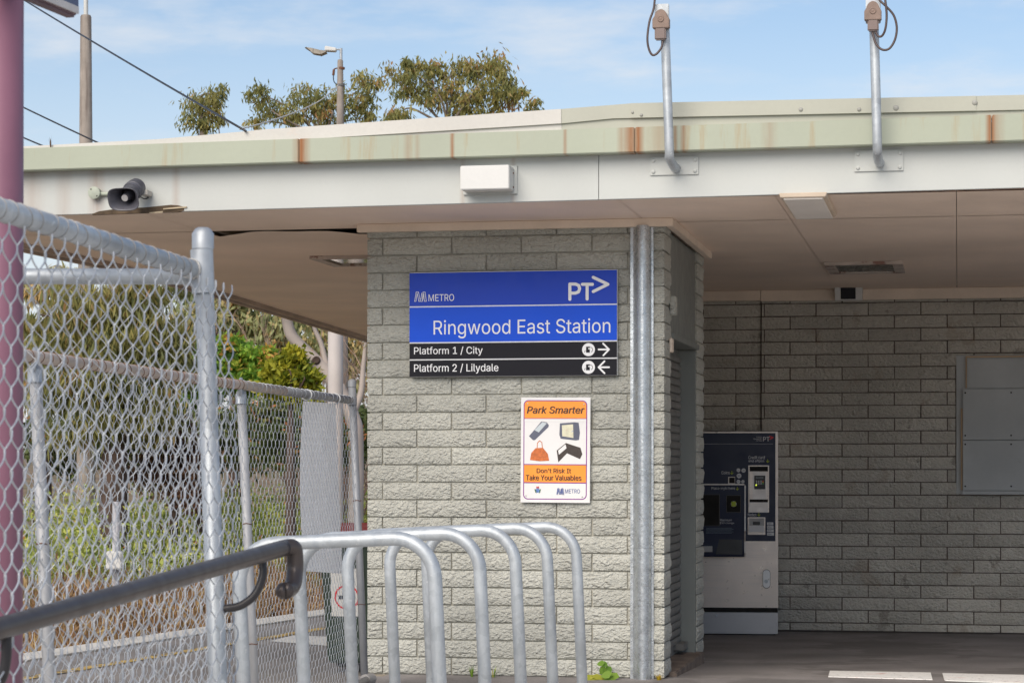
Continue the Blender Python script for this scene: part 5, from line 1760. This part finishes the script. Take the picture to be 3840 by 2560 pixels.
# ------------------------------------------------------------------ wheelie bins behind the fence corner
def bin_(label, px_left, y_lid, d, lidcol, lidname, sticker):
    z0 = -0.05
    x0 = PX(px_left, 1750, d).x
    t_ = thing('wheelie_bin', label, 'bin', (x0 + 0.29, d, z0), R(-6), 'wheelie bins on the platform')
    ztop = PX(px_left, y_lid, d).z - z0
    m_g = M('bin_green', (0.018, 0.036, 0.024), 0.45, var=0.1, vscale=5)
    MB().hexa([(-.24, -.02, .07), (.24, -.02, .07), (.24, .50, .07), (-.24, .50, .07), (-.285, -.08, ztop - .05), (.285, -.08, ztop - .05), (.285, .60, ztop - .05), (-.285, .60, ztop - .05)]).build('body', m_g, t_, bevel=0.015)
    MB().box(-.30, .30, -.105, .62, ztop - .095, ztop - .055).build('rim', m_g, t_, bevel=0.008)
    MB().hexa([(-.30, -.11, ztop - .05), (.30, -.11, ztop - .05), (.30, .62, ztop - .05), (-.30, .62, ztop - .05), (-.27, -.06, ztop + .005), (.27, -.06, ztop + .005), (.26, .56, ztop + .045), (-.26, .56, ztop + .045)]).build('lid', M(lidname, lidcol, 0.4, var=0.06), t_, bevel=0.01)
    for sx_ in (-1, 1):
        MB().tube([(sx_ * .21, .50, .10), (sx_ * .265, .50, .10)], 0.10, 24).build('wheel', m_black, t_, smooth=True)
    if sticker:
        (ua_, zt_s), (ub_, zb_s) = (PX(1245, 2130, d - .06), None), (PX(1364, 2310, d - .06), None)
        ya = -.075
        A_, B_ = ua_ - Vector((x0 + .29, d, z0)), ub_ - Vector((x0 + .29, d, z0))
        st = MB().hexa([(A_.x, ya - .012 + .035, B_.z), (B_.x, ya - .012 + .035, B_.z), (B_.x, ya + .05, B_.z), (A_.x, ya + .05, B_.z), (A_.x, ya - .022, A_.z), (B_.x, ya - .022, A_.z), (B_.x, ya + .05, A_.z), (A_.x, ya + .05, A_.z)]).build('notice_plate', m_white, t_)
        cx_, cz_ = (A_.x + B_.x) / 2, A_.z * .40 + B_.z * .60
        rg_ = MB()
        rr_ = 0.082
        slope = .045 / (A_.z - B_.z)
        pl = lambda x_, z_, o_: (x_, ya + .023 - slope * (z_ - B_.z) - .001 - o_, z_)
        nseg = 28
        for k_ in range(nseg):
            a_, b2 = 2 * math.pi * k_ / nseg, 2 * math.pi * (k_ + 1) / nseg
            rg_.quad(pl(cx_ + rr_ * math.cos(a_), cz_ + rr_ * math.sin(a_), .001), pl(cx_ + rr_ * math.cos(b2), cz_ + rr_ * math.sin(b2), .001),
                     pl(cx_ + (rr_ - .011) * math.cos(b2), cz_ + (rr_ - .011) * math.sin(b2), .001), pl(cx_ + (rr_ - .011) * math.cos(a_), cz_ + (rr_ - .011) * math.sin(a_), .001))
        rg_.build('prohibition_ring', M('ring_red', (0.62, 0.02, 0.03), 0.4, fine=0), t_)
        MB().poly([pl(cx_ - .055, cz_ - .012, .002), pl(cx_ + .055, cz_ - .012, .002), pl(cx_ + .055, cz_ + .012, .002), pl(cx_ - .055, cz_ + .012, .002)]).build('prohibition_mark', m_sblack, t_)
        lettering('No', A_.x + .018, A_.x + .055, A_.z - .062, A_.z - .03, ya - .021 + .012, m_sblack, t_, bold=.01)
    return t_


bin_('dark green wheelie bin with red lid and white prohibition notice', 1200, 1992, 15.0, (0.50, 0.02, 0.025), 'lid_red', True)
bin_('dark green wheelie bin with yellow lid behind the red-lidded bin', 1348, 1974, 16.4, (0.70, 0.33, 0.02), 'lid_yellow', False)
for o_ in list(COL.objects):
    if o_.get('category') == 'bin' and 'yellow' in o_['label']:
        o_.location.x += 0.02

# ------------------------------------------------------------------ little plants at the wall foot
m_weed = leaf_mat('weed_leaf', [(0.0, (0.10, 0.22, 0.03)), (0.5, (0.24, 0.36, 0.05)), (1.0, (0.50, 0.42, 0.06))], 0.3)


def blades(name, base, n, h, spread, mat_, parent, seed, width=0.004):
    rs = random.Random(seed); mb = MB(); 
    for i in range(n):
        a_ = rs.uniform(0, 2 * math.pi); l_ = h * rs.uniform(.5, 1.1)
        d_ = Vector((math.cos(a_), math.sin(a_), 0)) * spread * rs.uniform(.2, 1)
        p0_ = Vector(base) + d_ * .15; p1_ = p0_ + d_ * .5 + Vector((0, 0, l_ * .65)); p2_ = p0_ + d_ * 1.2 + Vector((0, 0, l_))
        s_ = Vector((-math.sin(a_), math.cos(a_), 0)) * width
        mb.poly([p0_ - s_, p0_ + s_, p1_ + s_ * .8, p2_, p1_ - s_ * .8])
    ob = mb.build(name, mat_, parent)
    at = ob.data.attributes.new('tint', 'FLOAT', 'FACE')
    for f_ in at.data:
        f_.value = rs.random()
    return ob


def wallfoot(px, py, w=-0.08):
    q_ = BL(px, py, w)
    return BW(q_.x, w, floor_z(w))


for px, n, h, sp_, lab, tnt in ((1770, 12, .085, .03, 'thin green grass tuft at the wall foot behind the hoops, left one', 0), (1850, 9, .07, .05, 'sparse green grass tuft at the wall foot behind the hoops, right one', 0),
                                (2472, 26, .045, .035, 'small yellowing grass tuft at the foot of the wall corner', 1)):
    b_ = wallfoot(px, 2540)
    t_ = thing('grass_tuft', lab, 'grass tuft', b_, 0, 'weeds at the wall foot')
    m_ = m_weed if not tnt else leaf_mat('yellow_blade', [(0, (0.40, 0.24, 0.02)), (1, (0.55, 0.45, 0.05))], .3)
    blades('blades', (0, 0, -.01), n, h, sp_, m_, t_, px, 0.003)
b_ = wallfoot(2260, 2545, -0.10)
wd_t = thing('leafy_weed', 'low green and yellow broad-leaved weed at the wall foot', 'weed', b_)
lv = MB(); rs = random.Random(4)
for (dx, dz, l_, a_, w_) in ((-.06, .012, .12, 175, .022), (-.02, .015, .10, 160, .020), (.02, .03, .07, 30, .026), (.035, .055, .05, 110, .024), (.0, .05, .06, 70, .022), (.06, .02, .07, -10, .028), (.03, .005, .06, -25, .026), (-.09, .01, .08, 190, .018), (.01, .085, .045, 140, .022), (-.01, .09, .05, 20, .02)):
    c_ = Vector((dx, rs.uniform(-.04, .02), dz)); u_ = Vector((math.cos(R(a_)), rs.uniform(-.4, .2), math.sin(R(a_)) * .6)).normalized(); v_ = u_.cross(Vector((.2, -.7, .6))).normalized()
    lv.poly([c_ - u_ * l_ * .5, c_ - u_ * l_ * .2 + v_ * w_ * .8, c_ + u_ * l_ * .15 + v_ * w_, c_ + u_ * l_ * .5, c_ + u_ * l_ * .2 - v_ * w_, c_ - u_ * l_ * .2 - v_ * w_ * .8])
ob = lv.build('leaves', m_weed, wd_t)
at = ob.data.attributes.new('tint', 'FLOAT', 'FACE')
for i, f_ in enumerate(at.data):
    f_.value = (0.75, 0.8, 0.3, 0.15, 0.2, 0.35, 0.3, 0.8, 0.1, 0.2)[i]
stm = MB()
for dx, dz in ((.03, .05), (.01, .085), (-.05, .012), (.06, .02)):
    stm.tube(smooth_path([(0, 0, -.01), (dx * .4, -.01, dz * .6), (dx, -.01, dz)], 4), 0.0018, 5)
stm.build('stems', m_weed, wd_t)
ob = wd_t.children[-1]
# dry twig on the gutter
tw = BL(190, 552, WF - 0.05)
twt = bthing('gutter_weed', 'small dry weed growing from the left end of the gutter', 'weed', (tw.x, tw.y, tw.z - .01))
blades('blades', (0, 0, 0), 14, .07, .012, leaf_mat('dry_blade', [(0, (0.10, 0.05, 0.03)), (1, (0.20, 0.14, 0.06))], .2), twt, 77, .002)

# ------------------------------------------------------------------ planting beyond the track
def d_at(px, s):
    a_ = (px - CX) / F
    return (s - dirS.y * (-org.y) + dirS.x * org.x) / (a_ * dirS.x + dirS.y)


def clump(px, py, d, rx, rz, ry=None):
    """ellipsoid from photo position and size in photo pixels, set at distance d"""
    c_ = PX(px, py, d)
    return (c_.x, c_.y, c_.z, rx * d / F, (ry if ry is not None else (rx + rz) * .5) * d / F, rz * d / F)


m_gum = leaf_mat('gum_leaf', [(0.0, (0.14, 0.165, 0.07)), (0.4, (0.28, 0.285, 0.105)), (0.72, (0.42, 0.375, 0.13)), (0.93, (0.46, 0.34, 0.15)), (1.0, (0.44, 0.25, 0.11))], 0.5)
m_gum2 = leaf_mat('olive_leaf', [(0.0, (0.171, 0.213, 0.099)), (0.5, (0.413, 0.440, 0.213)), (0.85, (0.620, 0.484, 0.227)), (1.0, (0.620, 0.399, 0.171))], 0.35)
m_wattle = leaf_mat('wattle_leaf', [(0.0, (0.085, 0.171, 0.034)), (0.5, (0.242, 0.455, 0.061)), (0.88, (0.541, 0.620, 0.085)), (1.0, (0.620, 0.341, 0.085))], 0.35)
m_lime = leaf_mat('lime_leaf', [(0.0, (0.117, 0.169, 0.019)), (0.5, (0.325, 0.338, 0.033)), (1.0, (0.520, 0.468, 0.046))], 0.35)
m_cover = leaf_mat('cover_leaf', [(0.0, (0.143, 0.200, 0.057)), (0.45, (0.356, 0.428, 0.099)), (0.8, (0.620, 0.620, 0.171)), (0.95, (0.620, 0.569, 0.171)), (1.0, (0.620, 0.284, 0.085))], 0.3)
m_dry = leaf_mat('dry_grass', [(0.0, (0.208, 0.111, 0.065)), (0.5, (0.364, 0.221, 0.117)), (1.0, (0.546, 0.416, 0.195))], 0.25)
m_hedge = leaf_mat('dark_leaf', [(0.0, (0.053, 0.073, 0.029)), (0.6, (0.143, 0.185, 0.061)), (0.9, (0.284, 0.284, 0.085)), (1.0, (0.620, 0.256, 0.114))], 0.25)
m_bark = M('grey_bark', (0.20, 0.165, 0.14), 0.9, var=0.2, vscale=4, bump=0.5, bscale=30)
m_bark_d = M('dark_bark', (0.085, 0.055, 0.042), 0.9, var=0.25, vscale=4, bump=0.5, bscale=30)
m_bark_p = M('pale_gum_bark', (0.42, 0.36, 0.33), 0.75, var=0.12, vscale=2.2, bump=0.3, bscale=14, spots=((2.6, 0.64, (0.46, 0.26, 0.14), 0.55), (3.5, 0.68, (0.30, 0.26, 0.25), 0.5)))
m_twig = M('bare_twig', (0.36, 0.25, 0.20), 0.9, var=0.2, vscale=3)


def ground_under(x, y):
    s = (Vector((x, y, 0)) - org).dot(dirS)
    return bank_z(max(s, 0.0))


def tree(name, label, base_px, d, trunk_px, clumps, n, lsize, mat_, bark, seed, r0=.16, droop=.5, sub=14, spread=.33, group=None, cat='tree', limbs=(), tint=0.0, kindleaf=None):
    base = PX(base_px, 1750, d); gz = ground_under(base.x, base.y) - .1
    t_ = thing(name, label, cat, (base.x, base.y, gz), 0, group)
    o_ = Vector((base.x, base.y, gz))
    mb = MB()
    tp_ = [Vector((0, 0, 0))] + [PX(x, y, d) - o_ for x, y in trunk_px]
    limb(mb, tp_, r0, r0 * .35, 10)
    rs = random.Random(seed)
    for lm in limbs:
        limb(mb, [PX(x, y, d + dd) - o_ for x, y, dd in lm], r0 * .45, r0 * .08, 7)
    for c_ in clumps:                                  # a bough into every clump
        tgt = Vector(c_[:3]) - o_
        j = min(range(len(tp_)), key=lambda q_: (tp_[q_] - tgt).length + (5 if tp_[q_].z > tgt.z else 0))
        st_ = tp_[j]
        mid = st_.lerp(tgt, .5) + Vector((rs.uniform(-.3, .3), rs.uniform(-.3, .3), rs.uniform(-.1, .3)))
        limb(mb, [st_, mid, tgt], r0 * .20, r0 * .05, 6)
    mb.build('trunk', bark, t_, smooth='all')
    cl_ = [(c_[0] - o_.x, c_[1] - o_.y, c_[2] - o_.z, *c_[3:]) for c_ in clumps]
    leaf_mesh('crown', cl_, n, lsize, mat_, t_, seed, droop, sub, spread, tint)
    return t_


# gums standing above the roof line
D1 = 46
tree('gum_tree', 'lone gum crown above the roof nearest the concrete pole', 770, D1, [(765, 700), (760, 430)],
     [clump(760, 385, D1, 62, 62), clump(740, 460, D1, 58, 38), clump(815, 350, D1, 36, 40), clump(820, 455, D1, 34, 34)], 1512, (.14, .038), m_gum, m_bark, 11, droop=.95, sub=11, spread=.36, group='gum trees beyond the roof')
tree('gum_tree', 'gum tree with ragged crown behind the street lamp pole', 1250, D1 + 2, [(1240, 800), (1210, 520)],
     [clump(960, 345, D1 + 2, 40, 42), clump(1000, 400, D1 + 2, 48, 48), clump(955, 460, D1 + 2, 36, 26), clump(1085, 425, D1 + 2, 58, 50), clump(1165, 365, D1 + 2, 75, 50), clump(1205, 420, D1 + 2, 60, 50),
      clump(1370, 320, D1 + 2, 62, 55), clump(1345, 390, D1 + 2, 52, 55), clump(1380, 440, D1 + 2, 30, 30), clump(1290, 450, D1 + 2, 30, 40), clump(1270, 350, D1 + 2, 40, 40)], 4116, (.14, .038), m_gum, m_bark, 12, droop=.95, sub=11, spread=.36, group='gum trees beyond the roof')
tree('gum_tree', 'largest rounded gum crown above the white roof flashing', 1690, D1, [(1690, 800), (1680, 480)],
     [clump(1500, 310, D1, 62, 70), clump(1540, 250, D1, 55, 40), clump(1500, 420, D1, 62, 40), clump(1640, 330, D1, 80, 80), clump(1720, 250, D1, 78, 48), clump(1830, 260, D1, 78, 60), clump(1870, 350, D1, 80, 65), clump(1750, 390, D1, 90, 55), clump(1930, 340, D1, 48, 55), clump(1620, 245, D1, 30, 30)], 6510, (.14, .038), m_gum, m_bark, 13, droop=.95, sub=11, spread=.36, group='gum trees beyond the roof', tint=.05)
tree('gum_tree', 'small separate gum tuft at the right of the treetops', 2010, D1 + 3, [(2006, 800), (2004, 480)], [clump(2005, 395, D1 + 3, 34, 28), clump(2010, 440, D1 + 3, 22, 26)], 378, (.14, .038), m_gum, m_bark, 14, r0=.10, droop=.95, sub=11, spread=.36, group='gum trees beyond the roof')

# trees seen through the fences
DA = 31
tree('weeping_gum', 'dark weeping gum tree filling the view behind the near fence', 420, DA, [(430, 1700), (440, 1400), (470, 1150)],
     [clump(330, 1150, DA, 150, 120), clump(470, 1200, DA, 130, 190), clump(400, 1380, DA, 170, 150), clump(600, 1330, DA, 110, 170), clump(250, 1330, DA, 120, 150), clump(560, 1060, DA, 130, 70), clump(320, 1560, DA, 170, 110), clump(520, 1530, DA, 120, 110), clump(150, 1180, DA, 60, 70)],
     21000, (.20, .030), m_gum, m_bark_d, 21, r0=.22, droop=1.3, sub=20, spread=.34, tint=-.04)
tree('weeping_gum', 'paler yellowing gum tree at the far left behind the fences', 160, DA + 5, [(160, 1500), (170, 1250)],
     [clump(130, 1300, DA + 5, 90, 110), clump(170, 1420, DA + 5, 110, 100), clump(110, 1060, DA + 5, 60, 50), clump(230, 1020, DA + 5, 50, 40)], 4200, (.22, .05), m_gum2, m_bark_d, 22, droop=1.0, sub=16, tint=.12)
DB = 41
tree('olive_gum', 'hazy olive gum tree with dark forked limb right of the near post', 880, DB, [(885, 1500), (860, 1320)],
     [clump(860, 1170, DB, 90, 75), clump(960, 1190, DB, 90, 60), clump(830, 1260, DB, 60, 60), clump(1000, 1290, DB, 100, 60), clump(1090, 1230, DB, 80, 60), clump(900, 1080, DB, 120, 50), clump(740, 1180, DB, 80, 90), clump(700, 1320, DB, 60, 70)],
     7200, (.17, .055), m_gum2, m_bark_d, 23, r0=.17, droop=.7, sub=13, spread=.36,
     limbs=([(840, 1330, 0), (868, 1260, -.2), (905, 1215, 0), (920, 1170, 0)], [(860, 1290, 0), (840, 1220, 0), (845, 1160, .3)]))
tree('olive_gum', 'hazy olive gum tree behind the crooked pale trunk', 1300, DB + 3, [(1300, 1500), (1290, 1320)],
     [clump(1180, 1290, DB + 3, 70, 60), clump(1250, 1250, DB + 3, 70, 60), clump(1340, 1330, DB + 3, 60, 70), clump(1200, 1380, DB + 3, 70, 60), clump(1330, 1440, DB + 3, 60, 60), clump(1150, 1180, DB + 3, 70, 50)],
     5200, (.17, .055), m_gum2, m_bark_d, 24, r0=.15, droop=.7, sub=13, spread=.38, tint=.03)
# the pale crooked gum
DP = 36
b_ = PX(1330, 1750, DP); gz = ground_under(b_.x, b_.y) - .1
pg = thing('crooked_gum', 'pale smooth-barked gum with crooked limb behind the rear fence', 'tree', (b_.x, b_.y, gz))
o_ = Vector((b_.x, b_.y, gz)); mb = MB()
limb(mb, [Vector((0, 0, 0)), PX(1335, 1680, DP) - o_, PX(1320, 1560, DP) - o_, PX(1265, 1450, DP) - o_], .125, .115, 12)
limb(mb, [PX(1270, 1462, DP) - o_, PX(1215, 1385, DP) - o_, PX(1150, 1320, DP) - o_, PX(1096, 1262, DP) - o_, PX(1076, 1200, DP) - o_, PX(1062, 1120, DP) - o_, PX(1040, 1000, DP) - o_], .115, .07, 12)
limb(mb, [PX(1240, 1420, DP) - o_, PX(1222, 1360, DP) - o_, PX(1205, 1290, DP) - o_, PX(1178, 1225, DP) - o_, PX(1170, 1150, DP) - o_], .05, .03, 8)
limb(mb, [PX(1318, 1560, DP) - o_, PX(1352, 1480, DP) - o_, PX(1362, 1380, DP) - o_, PX(1372, 1280, DP) - o_], .06, .03, 8)
mb.build('trunk', m_bark_p, pg, smooth='all')
kq = PX(1190, 1352, DP) - o_
MB().lathe(kq + Vector((-.01, -.10, .0)), (0, -1, 0.2), [(0, .07), (.03, .05), (.015, .03)], 12).build('knot', m_bark_d, pg, smooth=True)
leaf_mesh('crown', [(*(PX(1050, 940, DP) - o_), 1.3, 1.0, .8), (*(PX(1170, 1090, DP) - o_), .5, .5, .4), (*(PX(1370, 1250, DP) - o_), .4, .4, .35)], 3000, (.17, .05), m_gum2, pg, 31, .7)

DW = 33
tree('wattle_shrub', 'rounded mid-green shrub with rust flecks above the rear fence rail', 760, DW, [(770, 1700), (780, 1500)],
     [clump(620, 1400, DW, 100, 75), clump(750, 1370, DW, 110, 80), clump(850, 1320, DW, 85, 60), clump(880, 1420, DW, 120, 75), clump(960, 1350, DW, 75, 50), clump(1010, 1440, DW, 70, 60), clump(700, 1480, DW, 130, 60), clump(860, 1300, DW, 60, 35)],
     12500, (.105, .05), m_wattle, m_bark_d, 25, r0=.12, droop=.0, sub=26, spread=.26, cat='shrub')
tree('lime_shrub', 'bright yellow-green shrub beside the crooked pale trunk', 1090, DW - 2, [(1090, 1700), (1090, 1520)],
     [clump(1090, 1345, DW - 2, 55, 42), clump(1070, 1395, DW - 2, 75, 40), clump(1120, 1420, DW - 2, 75, 50), clump(1050, 1455, DW - 2, 75, 40), clump(1130, 1480, DW - 2, 80, 40)],
     5600, (.105, .05), m_lime, m_bark_d, 26, r0=.09, droop=.0, sub=26, spread=.26, cat='shrub')
# dark thicket under the trees
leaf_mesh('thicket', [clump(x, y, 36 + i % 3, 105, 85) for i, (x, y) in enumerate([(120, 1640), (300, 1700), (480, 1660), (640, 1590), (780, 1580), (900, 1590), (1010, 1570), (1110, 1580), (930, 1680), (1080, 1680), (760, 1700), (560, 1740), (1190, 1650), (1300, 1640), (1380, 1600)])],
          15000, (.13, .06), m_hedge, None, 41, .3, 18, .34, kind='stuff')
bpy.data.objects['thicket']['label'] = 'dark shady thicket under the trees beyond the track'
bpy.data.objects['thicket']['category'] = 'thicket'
# brown dead shrub behind the near post
tree('dead_shrub', 'rust-brown dead shrub behind the near fence post', 650, 32, [(655, 1750), (660, 1600)],
     [clump(620, 1640, 32, 85, 90), clump(690, 1720, 32, 75, 90), clump(600, 1780, 32, 90, 70), clump(700, 1860, 32, 70, 60)], 4200, (.14, .04), leaf_mat('rust_leaf', [(0, (0.10, 0.05, 0.035)), (.6, (0.22, 0.11, 0.065)), (1, (0.33, 0.20, 0.11))], .25), m_bark_d, 27, r0=.07, droop=.4, sub=18, cat='shrub')


def twigs(mb, p0, dirv, L, r, depth, rs):
    pts = [p0]; d_ = dirv.normalized(); p_ = p0
    for i in range(4):
        d_ = (d_ + Vector((rs.uniform(-.25, .25), rs.uniform(-.25, .25), rs.uniform(-.1, .2)))).normalized()
        p_ = p_ + d_ * L / 4; pts.append(p_)
    mb.tube(pts, [r * (1 - .17 * i) for i in range(5)], 5)
    if depth:
        for i in range(3):
            k_ = rs.choice((1, 2, 3, 4))
            twigs(mb, pts[k_], d_ + Vector((rs.uniform(-.8, .8), rs.uniform(-.8, .8), rs.uniform(-.2, .6))), L * .66, r * .55, depth - 1, rs)


DT = 40
b_ = PX(1290, 1750, DT); gz = ground_under(b_.x, b_.y)
tb = thing('bare_bush', 'leafless tangled brown bush between white pole and block wall', 'shrub', (b_.x, b_.y, gz))
mb = MB(); rs = random.Random(15)
for i in range(34):
    x_ = rs.uniform(-.85, .6)
    twigs(mb, Vector((x_, rs.uniform(-.4, .4), 0)), Vector((x_ * .9 + rs.uniform(-.25, .25), rs.uniform(-.3, .3), 1)), rs.uniform(1.5, 2.5), .026, 3, rs)
mb.build('twigs', m_twig, tb)
# low growth on the bank and dry grass at its foot
cl_ = []
rs = random.Random(8)
for i in range(150):
    s_ = rs.uniform(4.9, 9.0); px_ = rs.uniform(60, 1420)
    d_ = d_at(px_, s_); x_ = (px_ - CX) / F * d_
    r_ = rs.uniform(.35, .75)
    cl_.append((x_, d_, bank_z(s_) + r_ * .35, r_, r_, r_ * .75))
o_ = leaf_mesh('bank_shrubs', cl_, 52000, (.085, .045), m_cover, None, 42, .1, 9, .42, kind='stuff')
o_['label'] = 'flowering low shrubs covering the bank beyond the track'; o_['category'] = 'shrubs'
cl_ = []
for i in range(120):
    s_ = rs.uniform(3.4, 5.2); px_ = rs.uniform(40, 1440); d_ = d_at(px_, s_)
    cl_.append(((px_ - CX) / F * d_, d_, bank_z(s_) + .18, .4, .4, .26))
o_ = leaf_mesh('dry_grass', cl_, 30000, (.26, .018), m_dry, None, 43, -.75, 9, .5, kind='stuff')
o_['label'] = 'dry brown grass along the foot of the bank'; o_['category'] = 'grass'

# ------------------------------------------------------------------ poles and wires
m_conc = M('old_concrete', (0.31, 0.27, 0.24), 0.9, var=0.15, vscale=5, bump=0.4, bscale=40, drip=((9, 9, .7), 0.54, (0.15, 0.12, 0.105), 0.75))


def pole_(name, label, px, d, top_y, wtop, wbot_y, wbot, topmat_r, lampfn=None, mat_=None, cat='utility pole'):
    b_ = PX(px, 1750, d); gz = ground_under(b_.x, b_.y) - .2
    t_ = thing(name, label, cat, (b_.x, b_.y, gz))
    o_ = Vector((b_.x, b_.y, gz))
    ht = PX(px, top_y, d).z - gz
    k_ = (wbot - wtop) / (wbot_y - top_y)
    rb_ = (wtop + k_ * ((ht) * F / d)) / 2 * d / F
    MB().tube([(0, 0, 0), (0, 0, ht * .5), (0, 0, ht - .03), (0, 0, ht)], [rb_, (rb_ + wtop / 2 * d / F) / 2, wtop / 2 * d / F, wtop / 2 * d / F * .85], 18).build('shaft', mat_ or m_conc, t_, smooth=True)
    return t_, o_, ht


t_, o_, ht = pole_('concrete_pole', 'mottled grey concrete pole with pale spigot beside the purple pole', 322, 36, 58, 41, 535, 49, 0)
MB().tube([(0, 0, ht - .05), (0, 0, ht + .75)], 0.036, 12).build('spigot', M('pale_spigot', (0.55, 0.56, 0.55), 0.5, var=.1), t_, smooth=True)
t_, o_, ht = pole_('lamp_pole', 'slim grey street lamp pole with one angled lamp head', 1276, 42, 225, 21, 465, 29, 0, cat='street lamp')
dd = 42
Lp = lambda x, y, q=0: PX(x, y, dd + q) - o_
MB().tube([Lp(1279, 228), Lp(1279, 182)], 0.025, 12).build('spigot', m_galv, t_, smooth=True)
MB().tube([Lp(1279, 187), Lp(1262, 186)], 0.014, 8).build('arm', m_galv, t_)
hsg = [Lp(1219, 175), Lp(1263, 183), Lp(1261, 195), Lp(1219, 193)]
mb = MB(); mb.hexa([hsg[3] + Vector((0, -.09, 0)), hsg[2] + Vector((0, -.09, 0)), hsg[2] + Vector((0, .09, 0)), hsg[3] + Vector((0, .09, 0)), hsg[0] + Vector((0, -.09, 0)), hsg[1] + Vector((0, -.09, 0)), hsg[1] + Vector((0, .09, 0)), hsg[0] + Vector((0, .09, 0))])
mb.build('housing', m_white, t_, bevel=.012)
mb = MB(); up_ = [(1222, 195), (1200, 192), (1175, 185), (1150, 180), (1144, 180)]; lo_ = [(1226, 198), (1205, 208), (1175, 203), (1160, 190), (1146, 182)]
for i in range(4):
    a_, b2, c_, e2 = Lp(*up_[i]), Lp(*up_[i + 1]), Lp(*lo_[i + 1]), Lp(*lo_[i])
    w0_, w1_ = .13 * (1 - i * .1), .13 * (1 - (i + 1) * .16)
    mb.hexa([e2 + Vector((0, -w0_, 0)), c_ + Vector((0, -w1_, 0)), c_ + Vector((0, w1_, 0)), e2 + Vector((0, w0_, 0)), a_ + Vector((0, -w0_, 0)), b2 + Vector((0, -w1_, 0)), b2 + Vector((0, w1_, 0)), a_ + Vector((0, w0_, 0))])
mb.build('lamp_head', M('lamp_grey', (0.30, 0.27, 0.23), .5, var=.1), t_)
MB().tube([Lp(1280, 253), Lp(1280, 261)], 0.064, 16).build('clamp', m_rust, t_)
mb = MB().tube(smooth_path([Lp(1268, 256), Lp(1255, 259), Lp(1251, 266)]), .012, 6); mb.build('hook', m_rust, t_)
MB().tube([Lp(1252, 262), Lp(1250, 283)], 0.023, 8).build('fuse_box', m_rust, t_)
MB().tube(smooth_path([Lp(1250, 283), Lp(1252, 305), Lp(1262, 316), Lp(1280, 321)]), .010, 6).build('tail_cable', m_black, t_)
MB().tube([Lp(1279, 316), Lp(1279, 324)], 0.070, 16).build('clamp', M('dark_band', (.12, .12, .12), .6), t_)
t_, o_, ht = pole_('white_pole', 'smooth pale pole rising behind the rear fence under the eaves', 1258, 27, 1000, 56, 1700, 58, 0, mat_=M('pale_pole', (0.50, 0.46, 0.445), 0.7, var=.08, vscale=3, drip=((20, 20, .8), .55, (.48, .44, .43), .5)))


def cable(label, pts, r, mat_, sag=0.0):
    P_ = [PX(*q_) for q_ in pts]
    if len(P_) == 2:
        a_, b_ = P_
        P_ = [a_.lerp(b_, i / 24) - Vector((0, 0, sag * 4 * (i / 24) * (1 - i / 24))) for i in range(25)]
    else:
        P_ = smooth_path(P_, 8)
    o_ = P_[0].copy()
    ob = MB().tube([v - o_ for v in P_], r, 6).build('overhead_cable', mat_, loc=o_, smooth='all')
    tag(ob, label, 'cable', 'overhead cables')


cable('thick black service cable running down to the roof edge', ((-420, -330, 26), (922, 492, 12.3)), 0.0062, m_black, .04)
cable('thin dark wire crossing the concrete pole, upper of two', ((-380, 170, 34), (420, 560, 30)), 0.011, m_black, .02)
cable('thin dark wire low beside the purple pole, lower of two', ((-300, 340, 34), (240, 580, 30)), 0.011, m_black, .02)
cable('pale cable sagging from the lamp pole towards the roof', ((1272, 318, 41.8), (1200, 378, 38), (1100, 424, 33), (1000, 458, 28), (900, 485, 23)), 0.009, M('pale_cable', (.55, .53, .5), .6))
# trackside post with a white marker among the shrubs
b_ = PX(432, 1750, 27); gz = ground_under(b_.x, b_.y)
tp_t = thing('trackside_post', 'pale grey trackside post with white box among the bank shrubs', 'post', (b_.x, b_.y, gz))
o_ = Vector((b_.x, b_.y, gz))
MB().tube([(0, 0, 0), PX(436, 1880, 27) - o_], 0.045, 12).build('shaft', M('post_grey', (.48, .48, .52), .6), tp_t)
mb = MB(); c_ = PX(432, 2090, 26.9) - o_
mb.box(c_.x - .09, c_.x + .09, c_.y - .12, c_.y + .02, c_.z - .13, c_.z + .08).build('marker_box', m_white, tp_t, bevel=.012)
